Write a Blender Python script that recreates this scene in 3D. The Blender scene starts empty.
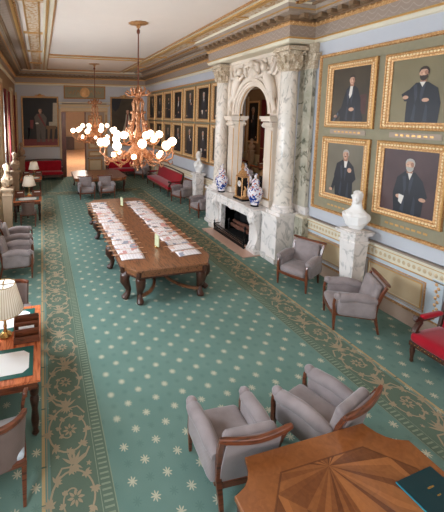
import bpy, bmesh, math, random
from math import sin, cos, pi, radians, atan2, hypot
from mathutils import Vector, Matrix
random.seed(7)
SC = bpy.context.scene
COL = SC.collection

# ------------------------------------------------------------------ materials
class N:
    """tiny node-expression helper"""
    def __init__(s, name):
        s.m = bpy.data.materials.new(name); s.m.use_nodes = True
        s.t = s.m.node_tree; s.b = s.t.nodes['Principled BSDF']
    def n(s, typ, **k):
        nd = s.t.nodes.new(typ)
        for a, v in k.items(): setattr(nd, a, v)
        return nd
    def link(s, a, b): s.t.links.new(a, b)
    def inp(s, sock, v):
        if hasattr(v, 'is_output'): s.link(v, sock)
        else: sock.default_value = v
    def m_(s, op, a, b=0.0, c=0.0, clamp=False):
        nd = s.n('ShaderNodeMath', operation=op, use_clamp=clamp)
        for i, v in enumerate((a, b, c)): s.inp(nd.inputs[i], v)
        return nd.outputs[0]
    def mix(s, f, a, b):
        nd = s.n('ShaderNodeMix', data_type='RGBA')
        s.inp(nd.inputs[0], f)
        s.inp(nd.inputs[6], (*a, 1) if isinstance(a, tuple) else a)
        s.inp(nd.inputs[7], (*b, 1) if isinstance(b, tuple) else b)
        return nd.outputs[2]
    def coord(s, kind='Object'):
        return s.n('ShaderNodeTexCoord').outputs[kind]
    def sep(s, v):
        nd = s.n('ShaderNodeSeparateXYZ'); s.link(v, nd.inputs[0]); return nd.outputs
    def noise(s, scale, detail=3, v=None, dist=0.0, rough=.5):
        nd = s.n('ShaderNodeTexNoise'); nd.inputs['Scale'].default_value = scale
        nd.inputs['Detail'].default_value = detail; nd.inputs['Distortion'].default_value = dist
        nd.inputs['Roughness'].default_value = rough
        s.link(v if v is not None else s.coord(), nd.inputs['Vector']); return nd.outputs[0]
    def scale(s, v, sc):
        nd = s.n('ShaderNodeMapping'); nd.inputs['Scale'].default_value = sc; s.link(v, nd.inputs[0]); return nd.outputs[0]
    def ramp(s, f, stops, const=False):
        nd = s.n('ShaderNodeValToRGB'); e = nd.color_ramp.elements
        if const: nd.color_ramp.interpolation = 'CONSTANT'
        while len(e) < len(stops): e.new(.5)
        for i, (p, c) in enumerate(stops):
            e[i].position = p; e[i].color = (*c, 1)
        s.link(f, nd.inputs[0]); return nd.outputs[0]
    def smooth(s, x, a, b):
        nd = s.n('ShaderNodeMapRange', interpolation_type='SMOOTHSTEP')
        s.inp(nd.inputs[0], x); nd.inputs[1].default_value = a; nd.inputs[2].default_value = b
        return nd.outputs[0]
    def bump(s, h, strength=.3, dist=.01):
        nd = s.n('ShaderNodeBump'); nd.inputs['Strength'].default_value = strength
        nd.inputs['Distance'].default_value = dist
        s.link(h, nd.inputs['Height']); s.link(nd.outputs[0], s.b.inputs['Normal'])
    def set(s, col=None, rough=.5, metal=0.0, spec=None, emit=None, es=0):
        if col is not None: s.inp(s.b.inputs['Base Color'], (*col, 1) if isinstance(col, tuple) else col)
        s.inp(s.b.inputs['Roughness'], rough); s.b.inputs['Metallic'].default_value = metal
        if spec is not None: s.b.inputs['Specular IOR Level'].default_value = spec
        if emit: s.b.inputs['Emission Color'].default_value = (*emit, 1); s.b.inputs['Emission Strength'].default_value = es
        return s.m

def sr(r, g, b):
    f = lambda c: ((c/255+.055)/1.055)**2.4 if c > 10 else c/3294
    return (f(r), f(g), f(b))

def simple(name, c, rough=.5, metal=0, var=.12, nscale=8, spec=None, bump=0, bscale=40):
    n = N(name)
    c2 = tuple(max(0, x*(1-var*1.5)) for x in c); c1 = tuple(min(1, x*(1+var*.6)) for x in c)
    n.set(n.mix(n.noise(nscale), c2, c1), rough, metal, spec)
    if bump: n.bump(n.noise(bscale, 2), bump, .006)
    return n.m

def wood(name, dark, light, rough=.3, sc=(2, 18, 18), bump=.05):
    n = N(name); v = n.scale(n.coord(), sc)
    f = n.noise(2.5, 5, v, .6)
    n.set(n.ramp(f, [(.3, dark), (.55, light), (.75, tuple(x*.75 for x in light))]), rough)
    n.b.inputs['Coat Weight'].default_value = .25; n.b.inputs['Coat Roughness'].default_value = .15
    n.bump(f, bump, .004); return n.m

def marble(name, base, vein, scale=1.6, amount=.5, tint=None, rough=.22):
    n = N(name); v = n.coord()
    w = n.n('ShaderNodeTexNoise'); w.inputs['Scale'].default_value = scale; w.inputs['Detail'].default_value = 5
    w.inputs['Distortion'].default_value = 1.2; n.link(n.scale(v, (1, 1.2, .8)), w.inputs['Vector'])
    d = n.m_('ABSOLUTE', n.m_('SUBTRACT', w.outputs[0], .5))
    f = n.m_('SUBTRACT', 1.0, n.smooth(d, .0, .06))
    f2 = n.smooth(n.noise(scale*.8, 4, v), .42, .62)
    c = n.mix(n.m_('MULTIPLY', f2, amount*.6), base, tint or vein)
    c = n.mix(n.m_('MULTIPLY', n.m_('MULTIPLY', f, n.smooth(n.noise(scale*1.7, 2, v), .4, .6)), min(1, amount*1.3)), c, vein)
    n.set(c, rough); return n.m

def gilt(name, hi, lo, metal=.6, rough=.35, scale=60, strength=.6):
    n = N(name); vo = n.n('ShaderNodeTexVoronoi'); vo.inputs['Scale'].default_value = scale
    n.link(n.coord(), vo.inputs['Vector'])
    h = vo.outputs['Distance']
    n.set(n.mix(n.smooth(h, .15, .6), hi, lo), rough, metal); n.bump(h, strength, .01); return n.m  # lo tone puts crevice shading between the bosses into the colour

M = {}
M['gold'] = gilt('gilt_gesso', sr(242, 204, 150), sr(206, 152, 96), .25, .4, 45)
M['gold_bright'] = simple('bright_burnished_gilt', sr(250, 226, 180), .3, .2, .1, 10)
M['gold_line'] = simple('gilt_line', sr(214, 166, 100), .35, .4, .15, 10)
M['gold_dark'] = gilt('aged_gilt', sr(212, 164, 108), sr(166, 118, 72), .25, .42, 30)
M['bronze'] = gilt('gilt_bronze', sr(250, 194, 148), sr(150, 92, 56), .5, .3, 60, .4)
M['rod_metal'] = simple('dark_bronze_rod', sr(120, 66, 48), .4, .5)
M['iron'] = simple('black_iron', (.012, .011, .011), .35, .6)
M['wood_red'] = wood('polished_mahogany', sr(50, 26, 18), sr(118, 64, 40), .28)
M['rod_wood'] = simple('pale_rod_wood', sr(206, 160, 128), .4)
M['wood_dark'] = wood('dark_oak', sr(26, 14, 10), sr(62, 34, 22), .35)
M['wood_table'] = wood('waxed_oak', sr(74, 42, 26), sr(142, 92, 60), .3, (14, 2, 14))
M['wood_carved'] = simple('carved_walnut', sr(74, 42, 28), .38, 0, .4, 22, bump=.5, bscale=60)
M['wood_honey'] = wood('honey_walnut', sr(120, 66, 36), sr(180, 114, 70), .2, (3, 14, 14))
M['wood_desk'] = wood('orange_cherry', sr(150, 70, 40), sr(218, 124, 78), .25, (14, 2, 14))
M['marble'] = marble('white_marble', sr(234, 226, 220), sr(168, 164, 160), 2.6, .55, sr(208, 204, 200))
M['marble_green'] = marble('green_veined_marble', sr(206, 198, 180), sr(104, 104, 88), 2.4, .9, sr(156, 154, 132))
M['marble_col'] = marble('column_marble', sr(228, 218, 206), sr(164, 156, 146), 3.0, .6, sr(196, 188, 174))
M['stucco'] = simple('cream_stucco', sr(232, 218, 202), .6, 0, .06, 5)
M['statuary'] = simple('statuary_marble', sr(238, 234, 230), .35, 0, .05, 6)
M['stone_tan'] = simple('tan_stone', sr(178, 150, 122), .5, 0, .12, 6)
M['capital'] = gilt('carved_capital', sr(222, 208, 186), sr(190, 170, 144), 0, .6, 22, .4)
M['ceiling'] = simple('ceiling_plaster', sr(226, 212, 200), .85, 0, .03, 2)
M['lilac'] = simple('lilac_wall', sr(196, 198, 204), .7, 0, .04, 3)
M['olive'] = simple('olive_panel', sr(146, 138, 112), .65, 0, .12, 10)
M['cream'] = simple('cream_paint', sr(222, 212, 188), .55, 0, .05, 4)
M['cream_blue'] = simple('grey_blue_paint', sr(196, 204, 210), .55, 0, .04, 4)
M['beige'] = simple('beige_paint', sr(206, 182, 146), .5, 0, .08, 4)
M['baseb'] = simple('baseboard_paint', sr(186, 160, 142), .5, 0, .08, 4)
M['brownmould'] = simple('brown_moulding', sr(140, 112, 84), .55, 0, .2, 12)
M['greybrown'] = simple('taupe_moulding', sr(166, 148, 132), .6, 0, .1, 8)
M['ochrewall'] = simple('ochre_brown_wall', sr(150, 118, 84), .65, 0, .1, 4)
M['paper'] = simple('white_paper', sr(240, 238, 236), .7, 0, .03, 4)
M['white_glaze'] = simple('white_porcelain', sr(236, 232, 232), .15)
M['black_wood'] = simple('black_lacquer', sr(20, 16, 18), .25)
M['green_leather'] = simple('green_leather', sr(18, 92, 84), .35, 0, .1, 20)
M['folder'] = simple('teal_folder', sr(5, 46, 52), .3, 0, .06, 20)
M['folder_edge'] = simple('folder_edge', sr(24, 132, 150), .3)
M['brass'] = simple('brass', sr(196, 160, 100), .25, .85)
M['curtain'] = simple('crimson_curtain', sr(120, 36, 36), .8, 0, .2, 12)
M['net'] = simple('net_curtain', sr(236, 214, 204), .8, 0, .05, 10)
M['frame_white'] = simple('window_paint', sr(224, 214, 200), .5)
M['next_wall'] = simple('next_room_wall', sr(156, 128, 100), .6, 0, .1, 4)
M['firebrick'] = simple('sooty_brick', sr(26, 24, 26), .9, 0, .3, 20, bump=.4)
M['log'] = simple('charred_log', sr(120, 74, 56), .85, 0, .5, 14, bump=.8, bscale=25)
M['jamb'] = wood('red_brown_door_wood', sr(58, 24, 14), sr(116, 54, 32), .35, (18, 18, 2))

def fabric(name, c, c2, rough=.9, scale=260):
    n = N(name); v = n.coord()
    w = n.n('ShaderNodeTexWave', wave_type='BANDS'); w.bands_direction = 'DIAGONAL'
    w.inputs['Scale'].default_value = scale/6; w.inputs['Distortion'].default_value = .5
    n.link(v, w.inputs['Vector'])
    f = n.m_('MULTIPLY', n.noise(5, 2, v), .7); f = n.m_('ADD', f, n.m_('MULTIPLY', w.outputs[0], .25))
    n.set(n.mix(f, c, c2), rough, 0, .2)
    n.b.inputs['Sheen Weight'].default_value = .35; n.b.inputs['Sheen Roughness'].default_value = .4
    return n.m
M['grey'] = fabric('grey_velvet', sr(104, 94, 94), sr(176, 162, 160))
M['grey_back'] = fabric('grey_ribbed_back', sr(126, 112, 112), sr(164, 148, 146))
M['grey_dark'] = fabric('brown_grey_velvet', sr(92, 74, 66), sr(134, 112, 104))
M['red'] = fabric('crimson_velvet', sr(140, 12, 28), sr(180, 26, 44))
M['seat_pale'] = fabric('pale_seat_fabric', sr(170, 176, 182), sr(204, 208, 214))

def globe(name, col, st):
    n = N(name); n.set((.9, .85, .8), .4, 0, None, col, st); return n.m
M['globe'] = globe('lit_opal_globe', (1, .74, .52), 7)
M['bulb'] = globe('lit_bulb', (1, .62, .38), 14)

def shade_mat():
    n = N('pleated_lampshade'); o = n.sep(n.coord())
    a = n.m_('MULTIPLY', n.m_('ARCTAN2', o[1], o[0]), 44)
    f = n.m_('MULTIPLY_ADD', n.m_('SINE', a), .5, .5)
    n.set(n.mix(f, sr(204, 186, 160), sr(244, 236, 222)), .8, 0, .1)
    n.bump(f, .4, .004)
    n.b.inputs['Emission Color'].default_value = (1, .8, .6, 1); n.b.inputs['Emission Strength'].default_value = .12
    return n.m
M['shade'] = shade_mat()
M['shade_top'] = simple('white_shade_diffuser', sr(244, 240, 232), .6, 0, .03, 5)

def glass_mat():
    n = N('window_glass'); g = n.n('ShaderNodeBsdfGlossy'); g.inputs['Roughness'].default_value = .02
    t = n.n('ShaderNodeBsdfTransparent'); mx = n.n('ShaderNodeMixShader'); mx.inputs[0].default_value = .06
    n.link(t.outputs[0], mx.inputs[1]); n.link(g.outputs[0], mx.inputs[2])
    n.link(mx.outputs[0], n.t.nodes['Material Output'].inputs[0]); return n.m
M['glass'] = glass_mat()
n = N('mirror_silver'); M['mirror'] = n.set((.86, .84, .82), .01, 1.0)

# carpet ---------------------------------------------------------------
SX, SY, SA, SL = 2.1693, 4.4019, .38553, .3878
def carpet():
    n = N('green_star_carpet'); o = n.sep(n.coord())
    u = n.m_('DIVIDE', n.m_('SUBTRACT', o[0], SX), SL); v = n.m_('DIVIDE', n.m_('SUBTRACT', o[1], SY), SA)
    def star(du, dv, R, k):
        a = n.m_('SUBTRACT', u, du); b = n.m_('SUBTRACT', v, dv)
        a = n.m_('MULTIPLY', n.m_('SUBTRACT', a, n.m_('ROUND', a)), SL)
        b = n.m_('MULTIPLY', n.m_('SUBTRACT', b, n.m_('ROUND', b)), SA)
        r = n.m_('SQRT', n.m_('ADD', n.m_('MULTIPLY', a, a), n.m_('MULTIPLY', b, b)))
        th = n.m_('ARCTAN2', b, a)
        pet = n.m_('MULTIPLY_ADD', n.m_('COSINE', n.m_('MULTIPLY', th, k)), .33*R, .67*R)
        d = n.m_('SUBTRACT', r, pet)
        return n.m_('SUBTRACT', 1.0, n.smooth(d, -.006, .003)), r
    s1, r1 = star(0, 0, .056, 8); s2, _ = star(.5, .5, .056, 8)
    s3, _ = star(.5, 0, .05, 8); s4, _ = star(0, .5, .05, 8)
    msk = n.m_('SUBTRACT', 1.0, n.m_('LESS_THAN', n.m_('ABSOLUTE', n.m_('SUBTRACT', o[0], .62)), .09))
    nz = n.noise(2.2, 4); fine = n.noise(170, 2)
    base = n.mix(nz, sr(98, 129, 120), sr(124, 150, 139))
    base = n.mix(n.m_('MULTIPLY', fine, .35), base, sr(78, 104, 96))
    c = n.mix(n.m_('MULTIPLY', n.m_('MAXIMUM', s3, s4), .26), base, sr(70, 102, 94))
    c = n.mix(n.m_('MULTIPLY', n.m_('MULTIPLY', n.m_('MAXIMUM', s1, s2), msk), .68), c, sr(212, 200, 172))
    n.set(c, .95, 0, .15); n.bump(fine, .25, .004); return n.m
M['carpet'] = carpet()
def carpet_flat(name, a, b):
    n = N(name); f = n.noise(120, 2); f2 = n.noise(3, 3)
    n.set(n.mix(n.m_('MULTIPLY_ADD', f, .6, n.m_('MULTIPLY', f2, .4)), a, b), .95, 0, .12); n.bump(f, .25, .004); return n.m
M['c_ground'] = carpet_flat('carpet_border_ground', sr(84, 102, 88), sr(108, 124, 108))
M['c_tan'] = carpet_flat('carpet_border_tan', sr(146, 132, 108), sr(170, 154, 128))
M['c_gold'] = carpet_flat('carpet_gold_line', sr(168, 146, 106), sr(190, 166, 122))
M['c_pale'] = carpet_flat('carpet_pale_line', sr(122, 136, 116), sr(142, 152, 130))

def newspaper_mat():
    n = N('printed_newspaper'); v = n.coord(); o = n.sep(v)
    rnd = n.n('ShaderNodeObjectInfo').outputs['Random']
    rows = n.m_('GREATER_THAN', n.m_('SINE', n.m_('MULTIPLY', o[1], 520)), .1)
    colm = n.m_('GREATER_THAN', n.m_('SINE', n.m_('MULTIPLY', o[0], 85)), -.8)
    bl = n.n('ShaderNodeTexVoronoi', distance='CHEBYCHEV'); bl.inputs['Scale'].default_value = 7
    ad = n.n('ShaderNodeVectorMath', operation='ADD'); n.link(v, ad.inputs[0])
    cb = n.n('ShaderNodeCombineXYZ'); n.link(n.m_('MULTIPLY', rnd, 13), cb.inputs[0]); n.link(n.m_('MULTIPLY', rnd, 7), cb.inputs[1])
    n.link(cb.outputs[0], ad.inputs[1]); n.link(ad.outputs[0], bl.inputs['Vector'])
    sp = n.sep(bl.outputs['Color'])
    txt = n.m_('MULTIPLY', n.m_('MULTIPLY', rows, colm), .5)
    c = n.mix(txt, sr(238, 230, 230), sr(150, 140, 140))
    pic = n.m_('GREATER_THAN', sp[0], .72)
    pc = n.ramp(sp[1], [(0, sr(196, 120, 110)), (.3, sr(120, 130, 150)), (.6, sr(206, 170, 150)), (.85, sr(90, 84, 86))], True)
    c = n.mix(n.m_('MULTIPLY', pic, .75), c, pc)
    n.set(c, .75, 0, .2); return n.m
M['news'] = newspaper_mat()

def sunburst_mat():
    n = N('sunburst_parquetry'); o = n.sep(n.coord())
    x, y = o[0], o[1]
    ax, ay = n.m_('ABSOLUTE', x), n.m_('ABSOLUTE', y)
    # four fans, one on each side of the square top
    alongy = n.m_('GREATER_THAN', ay, ax)
    fx = n.m_('ADD', n.m_('MULTIPLY', alongy, x), n.m_('MULTIPLY', n.m_('SUBTRACT', 1, alongy), y))
    fy = n.m_('SUBTRACT', .66, n.m_('MAXIMUM', ax, ay))
    th = n.m_('ARCTAN2', fx, fy)
    idx = n.m_('FLOOR', n.m_('MULTIPLY', th, 8.3))
    wn = n.n('ShaderNodeTexWhiteNoise', noise_dimensions='1D'); n.link(n.m_('ADD', idx, .5), wn.inputs['W'])
    grain = n.noise(14, 5, None, 1.5)
    f = n.m_('MULTIPLY_ADD', wn.outputs['Value'], .65, n.m_('MULTIPLY', grain, .35))
    c = n.ramp(f, [(.12, sr(84, 44, 24)), (.45, sr(120, 70, 38)), (.85, sr(158, 98, 54))])
    edge = n.m_('MAXIMUM', ax, ay)
    d = n.m_('MAXIMUM', edge, n.m_('MULTIPLY', n.m_('ADD', ax, ay), .62))
    band = n.m_('GREATER_THAN', d, .72)
    line = n.m_('MULTIPLY', n.m_('GREATER_THAN', d, .715), n.m_('LESS_THAN', d, .728))
    c = n.mix(band, c, n.mix(grain, sr(110, 62, 32), sr(154, 92, 48)))
    c = n.mix(n.m_('MULTIPLY', line, .6), c, sr(70, 36, 20))
    n.set(c, .18); n.b.inputs['Coat Weight'].default_value = .4; n.b.inputs['Coat Roughness'].default_value = .08
    return n.m
M['sunburst'] = sunburst_mat()

def vase_mat():
    n = N('blue_white_porcelain'); v = n.coord(); o = n.sep(v)
    a = n.noise(11, 3, v, .8); b = n.noise(16, 2, n.scale(v, (1, 1, 1.3)))
    z = n.smooth(n.m_('ABSOLUTE', n.m_('SUBTRACT', o[2], .2)), .05, .16)
    blue = n.smooth(n.m_('SUBTRACT', a, n.m_('MULTIPLY', z, .09)), .45, .5)
    c = n.mix(blue, sr(226, 222, 228), sr(30, 62, 140))
    c = n.mix(n.m_('MULTIPLY', n.smooth(b, .58, .62), n.smooth(o[2], .28, .34)), c, sr(196, 104, 72))
    n.set(c, .12); return n.m
M['vase'] = vase_mat()

def stencil_mat():
    n = N('stencilled_ceiling_band'); v = n.coord()
    f = n.smooth(n.noise(5, 4, v, 2.0), .48, .56)
    n.set(n.mix(f, sr(208, 190, 166), sr(184, 140, 92)), .7); return n.m
M['stencil'] = stencil_mat()
def frieze_mat():
    n = N('scalloped_frieze'); o = n.sep(n.coord())
    t = n.m_('MULTIPLY', n.m_('ADD', o[1], o[0]), 14)
    w = n.m_('ABSOLUTE', n.m_('SINE', t))
    zz = n.m_('FRACT', n.m_('ADD', n.m_('MULTIPLY', o[2], 9), n.m_('MULTIPLY', w, .8)))
    l = n.m_('LESS_THAN', zz, .18)
    n.set(n.mix(n.m_('MULTIPLY', l, .6), sr(160, 142, 128), sr(186, 170, 154)), .6); return n.m
M['frieze'] = frieze_mat()
def parquet_mat():
    n = N('herringbone_parquet'); br = n.n('ShaderNodeTexBrick'); n.link(n.coord(), br.inputs['Vector'])
    br.inputs['Scale'].default_value = 3; br.inputs['Color1'].default_value = (*sr(220, 178, 140), 1)
    br.inputs['Color2'].default_value = (*sr(196, 150, 112), 1); br.inputs['Mortar'].default_value = (*sr(150, 108, 78), 1)
    br.inputs['Mortar Size'].default_value = .01; n.set(br.outputs[0], .35); return n.m
M['parquet'] = parquet_mat()

def canvas(name, a, b, sc=1.3):
    n = N(name); f = n.noise(sc, 4, None, .5); n.set(n.mix(f, a, b), .45, 0, .35); return n.m
CV = [canvas('dark_brown_canvas', sr(40, 34, 30), sr(96, 84, 66)), canvas('olive_canvas', sr(100, 92, 70), sr(150, 138, 106)),
      canvas('grey_canvas', sr(84, 78, 66), sr(138, 130, 112)), canvas('plum_canvas', sr(54, 40, 44), sr(104, 82, 80)),
      canvas('black_canvas', sr(16, 16, 18), sr(46, 42, 36))]
M['suit'] = simple('painted_black_coat', sr(28, 30, 38), .45, 0, .3, 6)
M['suit_grey'] = simple('painted_grey_uniform', sr(104, 92, 80), .45, 0, .3, 8)
M['skin'] = simple('painted_skin', sr(206, 160, 132), .45, 0, .15, 20)
M['skin_dark'] = simple('painted_skin_shadow', sr(164, 116, 92), .45, 0, .15, 20)
M['skin_light'] = simple('painted_skin_light', sr(222, 184, 156), .45, 0, .1, 20)
M['lip'] = simple('painted_lip', sr(150, 90, 80), .45, 0, .1, 20)
M['fold'] = simple('painted_coat_fold', sr(52, 56, 68), .45, 0, .3, 10)
M['hair'] = simple('painted_dark_hair', sr(60, 46, 38), .5, 0, .3, 30)
M['hair_w'] = simple('painted_grey_hair', sr(176, 170, 160), .5, 0, .2, 30)
M['shirt'] = simple('painted_shirt', sr(224, 218, 208), .5, 0, .1, 20)
M['chair_paint'] = simple('painted_dark_chair', sr(84, 52, 46), .5, 0, .3, 12)
M['paint_red'] = simple('painted_red', sr(134, 52, 50), .5, 0, .3, 12)
M['paint_gown'] = simple('painted_pale_gown', sr(190, 180, 160), .5, 0, .25, 12)
M['paint_wood'] = simple('painted_gilt_wood', sr(134, 98, 60), .5, 0, .3, 18)
M['paint_blue'] = simple('painted_haze', sr(90, 100, 112), .5, 0, .3, 4)

# ------------------------------------------------------------------ mesh builder
class MB:
    def __init__(s): s.v = []; s.f = []; s.m = []; s.mats = []
    def mi(s, mat):
        mat = M[mat] if isinstance(mat, str) else mat
        if mat not in s.mats: s.mats.append(mat)
        return s.mats.index(mat)
    def add(s, vs, fs, mat, T=None):
        k = s.mi(mat); o = len(s.v)
        s.v += [tuple(T @ Vector(p)) if T is not None else tuple(p) for p in vs]
        for f in fs: s.f.append([i+o for i in f]); s.m.append(k)
        return s
    def box(s, c, d, mat, T=None):
        x, y, z = [q/2 for q in d]; cx, cy, cz = c
        vs = [(cx+a*x, cy+b*y, cz+e*z) for a in (-1, 1) for b in (-1, 1) for e in (-1, 1)]
        return s.add(vs, [(0, 1, 3, 2), (4, 6, 7, 5), (0, 4, 5, 1), (2, 3, 7, 6), (0, 2, 6, 4), (1, 5, 7, 3)], mat, T)
    def rbox(s, c, d, r, mat, T=None, n=5, puff=0):
        """rounded cushion-like box"""
        h = [q/2 for q in d]; r = min(r, *[q*.999 for q in h]); bm = bmesh.new()
        bmesh.ops.create_cube(bm, size=2); bmesh.ops.subdivide_edges(bm, edges=bm.edges, cuts=n, use_grid_fill=True)
        vs = []
        for v in bm.verts:
            p = [math.copysign(abs(q)**.6, q) for q in v.co] if n > 3 else list(v.co)
            q = [p[i]*h[i] for i in range(3)]; inn = [max(-h[i]+r, min(h[i]-r, q[i])) for i in range(3)]
            e = Vector([q[i]-inn[i] for i in range(3)])
            if e.length > 1e-9: e = e.normalized()*r
            o = Vector(inn)+e
            if puff: o.z += puff*max(0, 1-(o.x/h[0])**2)*max(0, 1-(o.y/h[1])**2)*(1 if o.z > 0 else 0)
            vs.append((o.x+c[0], o.y+c[1], o.z+c[2]))
        fs = [[v.index for v in f.verts] for f in bm.faces]; bm.free()
        return s.add(vs, fs, mat, T)
    def lathe(s, prof, mat, T=None, n=20, c=(0, 0, 0), sx=1, sy=1, flute=0):
        vs = []; fs = []
        for r, z in prof:
            for i in range(n):
                a = 2*pi*i/n; rr = r*(1-flute*(i % 2))
                vs.append((c[0]+rr*cos(a)*sx, c[1]+rr*sin(a)*sy, c[2]+z))
        for j in range(len(prof)-1):
            for i in range(n):
                k = (i+1) % n; fs.append((j*n+i, j*n+k, (j+1)*n+k, (j+1)*n+i))
        fs.append(tuple(range(n-1, -1, -1))); fs.append(tuple((len(prof)-1)*n+i for i in range(n)))
        return s.add(vs, fs, mat, T)
    def sphere(s, c, r, mat, T=None, n=14, sc=(1, 1, 1)):
        prof = [(max(1e-4, r*sin(pi*j/(n//2+1))), -r*cos(pi*j/(n//2+1))) for j in range(n//2+2)]
        vs = []; fs = []
        for q, z in prof:
            for i in range(n): vs.append((c[0]+q*cos(2*pi*i/n)*sc[0], c[1]+q*sin(2*pi*i/n)*sc[1], c[2]+z*sc[2]))
        for j in range(len(prof)-1):
            for i in range(n): k = (i+1) % n; fs.append((j*n+i, j*n+k, (j+1)*n+k, (j+1)*n+i))
        return s.add(vs, fs, mat, T)
    def tube(s, path, r, mat, T=None, n=8, flat=None, up=None):
        """tube along path; r float or list; flat=(a,b) gives a rectangular section a wide, b tall"""
        P = [Vector(p) for p in path]; R = r if isinstance(r, (list, tuple)) else [r]*len(P)
        vs = []; fs = []; u = Vector(up) if up else None
        t0 = (P[1]-P[0]).normalized()
        ref = u or (Vector((0, 0, 1)) if abs(t0.z) < .9 else Vector((1, 0, 0)))
        nn = 4 if flat else n
        for i, p in enumerate(P):
            t = (P[min(i+1, len(P)-1)]-P[max(i-1, 0)]).normalized()
            a = t.cross(ref)
            if a.length < 1e-4: a = t.cross(Vector((0, 1, .01)))
            a.normalize(); b = a.cross(t).normalized()
            if not u: ref = b
            for k in range(nn):
                if flat:
                    q = ((-1, -1), (1, -1), (1, 1), (-1, 1))[k]; w = p+a*q[0]*flat[0]/2*R[i]+b*q[1]*flat[1]/2*R[i]
                else:
                    th = 2*pi*k/nn; w = p+a*cos(th)*R[i]+b*sin(th)*R[i]
                vs.append(tuple(w))
        for j in range(len(P)-1):
            for k in range(nn): l = (k+1) % nn; fs.append((j*nn+k, j*nn+l, (j+1)*nn+l, (j+1)*nn+k))
        fs.append(tuple(range(nn-1, -1, -1))); fs.append(tuple((len(P)-1)*nn+i for i in range(nn)))
        return s.add(vs, fs, mat, T)
    def prism(s, poly, z0, z1, mat, T=None, bev=0):
        """polygon in xy from z0 to z1; bev: chamfer of the top edge"""
        n = len(poly); rings = [[(x, y, z0) for x, y in poly]]
        if bev:
            cx = sum(p[0] for p in poly)/n; cy = sum(p[1] for p in poly)/n
            def ins(d): return [(x-(x-cx)/max(1e-6, hypot(x-cx, y-cy))*d, y-(y-cy)/max(1e-6, hypot(x-cx, y-cy))*d) for x, y in poly]
            rings += [[(x, y, z1-bev) for x, y in poly], [(x, y, z1) for x, y in ins(bev)]]
        else: rings += [[(x, y, z1) for x, y in poly]]
        vs = [p for r in rings for p in r]; fs = []
        for j in range(len(rings)-1):
            for i in range(n): k = (i+1) % n; fs.append((j*n+i, j*n+k, (j+1)*n+k, (j+1)*n+i))
        fs.append(tuple(range(n-1, -1, -1))); fs.append(tuple((len(rings)-1)*n+i for i in range(n)))
        return s.add(vs, fs, mat, T)
    def sweep(s, prof, path, mats, closed=False):
        """vertical-profile moulding (d outwards to the left of the path, z) along a polyline in xy, mitred.
        mats: one material or a list per profile segment"""
        n = len(path); cols = []
        for i in range(n):
            p = Vector(path[i]).to_2d() if len(path[i]) > 2 else Vector(path[i])
            a = Vector(path[i-1]) if (i > 0 or closed) else None
            b = Vector(path[(i+1) % n]) if (i < n-1 or closed) else None
            n1 = n2 = None
            if a is not None: t = (p-a).normalized(); n1 = Vector((-t.y, t.x))
            if b is not None: t = (b-p).normalized(); n2 = Vector((-t.y, t.x))
            if n1 is None: m = n2
            elif n2 is None: m = n1
            else: m = (n1+n2); m = m/m.dot(n1)
            cols.append([(p.x+m.x*d, p.y+m.y*d, z) for d, z in prof])
        for j in range(len(prof)-1):
            mt = mats[j] if isinstance(mats, list) else mats
            for i in range(n if closed else n-1):
                k = (i+1) % n
                s.add([cols[i][j], cols[k][j], cols[k][j+1], cols[i][j+1]], [(0, 1, 2, 3)], mt)
        return s
    def ring(s, w, h, prof, mats, T=None, c=(0, 0)):
        """rectangular mitred frame in local xz facing -y. prof: (inset, depth) from outer edge"""
        for j in range(len(prof)-1):
            mt = mats[j] if isinstance(mats, list) else mats
            (i0, d0), (i1, d1) = prof[j], prof[j+1]
            o = [(sx*(w/2-i0)+c[0], -d0, sz*(h/2-i0)+c[1]) for sx, sz in ((-1, -1), (1, -1), (1, 1), (-1, 1))]
            q = [(sx*(w/2-i1)+c[0], -d1, sz*(h/2-i1)+c[1]) for sx, sz in ((-1, -1), (1, -1), (1, 1), (-1, 1))]
            s.add(o+q, [(k, (k+1) % 4, 4+(k+1) % 4, 4+k) for k in range(4)], mt, T)
        return s
    def flat(s, poly, y, mat, T=None):
        return s.add([(x, y, z) for x, z in poly], [tuple(range(len(poly)))], mat, T)
    def mesh(s, name):
        me = bpy.data.meshes.new(name); me.from_pydata(s.v, [], s.f)
        for m in s.mats: me.materials.append(m)
        me.polygons.foreach_set('material_index', s.m); me.validate(); me.update()
        bm = bmesh.new(); bm.from_mesh(me); bmesh.ops.recalc_face_normals(bm, faces=bm.faces) if not getattr(s, 'noflip', False) else None
        bm.to_mesh(me); bm.free()
        me.polygons.foreach_set('use_smooth', [True]*len(me.polygons)); me.set_sharp_from_angle(angle=radians(38))
        return me
    def obj(s, name, parent=None, bevel=0):
        o = bpy.data.objects.new(name, s.mesh(name)); COL.objects.link(o)
        if parent: o.parent = parent
        if bevel:
            b = o.modifiers.new('b', 'BEVEL'); b.width = bevel; b.segments = 2; b.limit_method = 'ANGLE'; b.angle_limit = radians(40)
        return o

def Rz(a, loc=(0, 0, 0)): return Matrix.Translation(loc) @ Matrix.Rotation(a, 4, 'Z')
def TX(loc, rx=0, ry=0, rz=0):
    return Matrix.Translation(loc) @ Matrix.Rotation(rz, 4, 'Z') @ Matrix.Rotation(ry, 4, 'Y') @ Matrix.Rotation(rx, 4, 'X')

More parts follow.
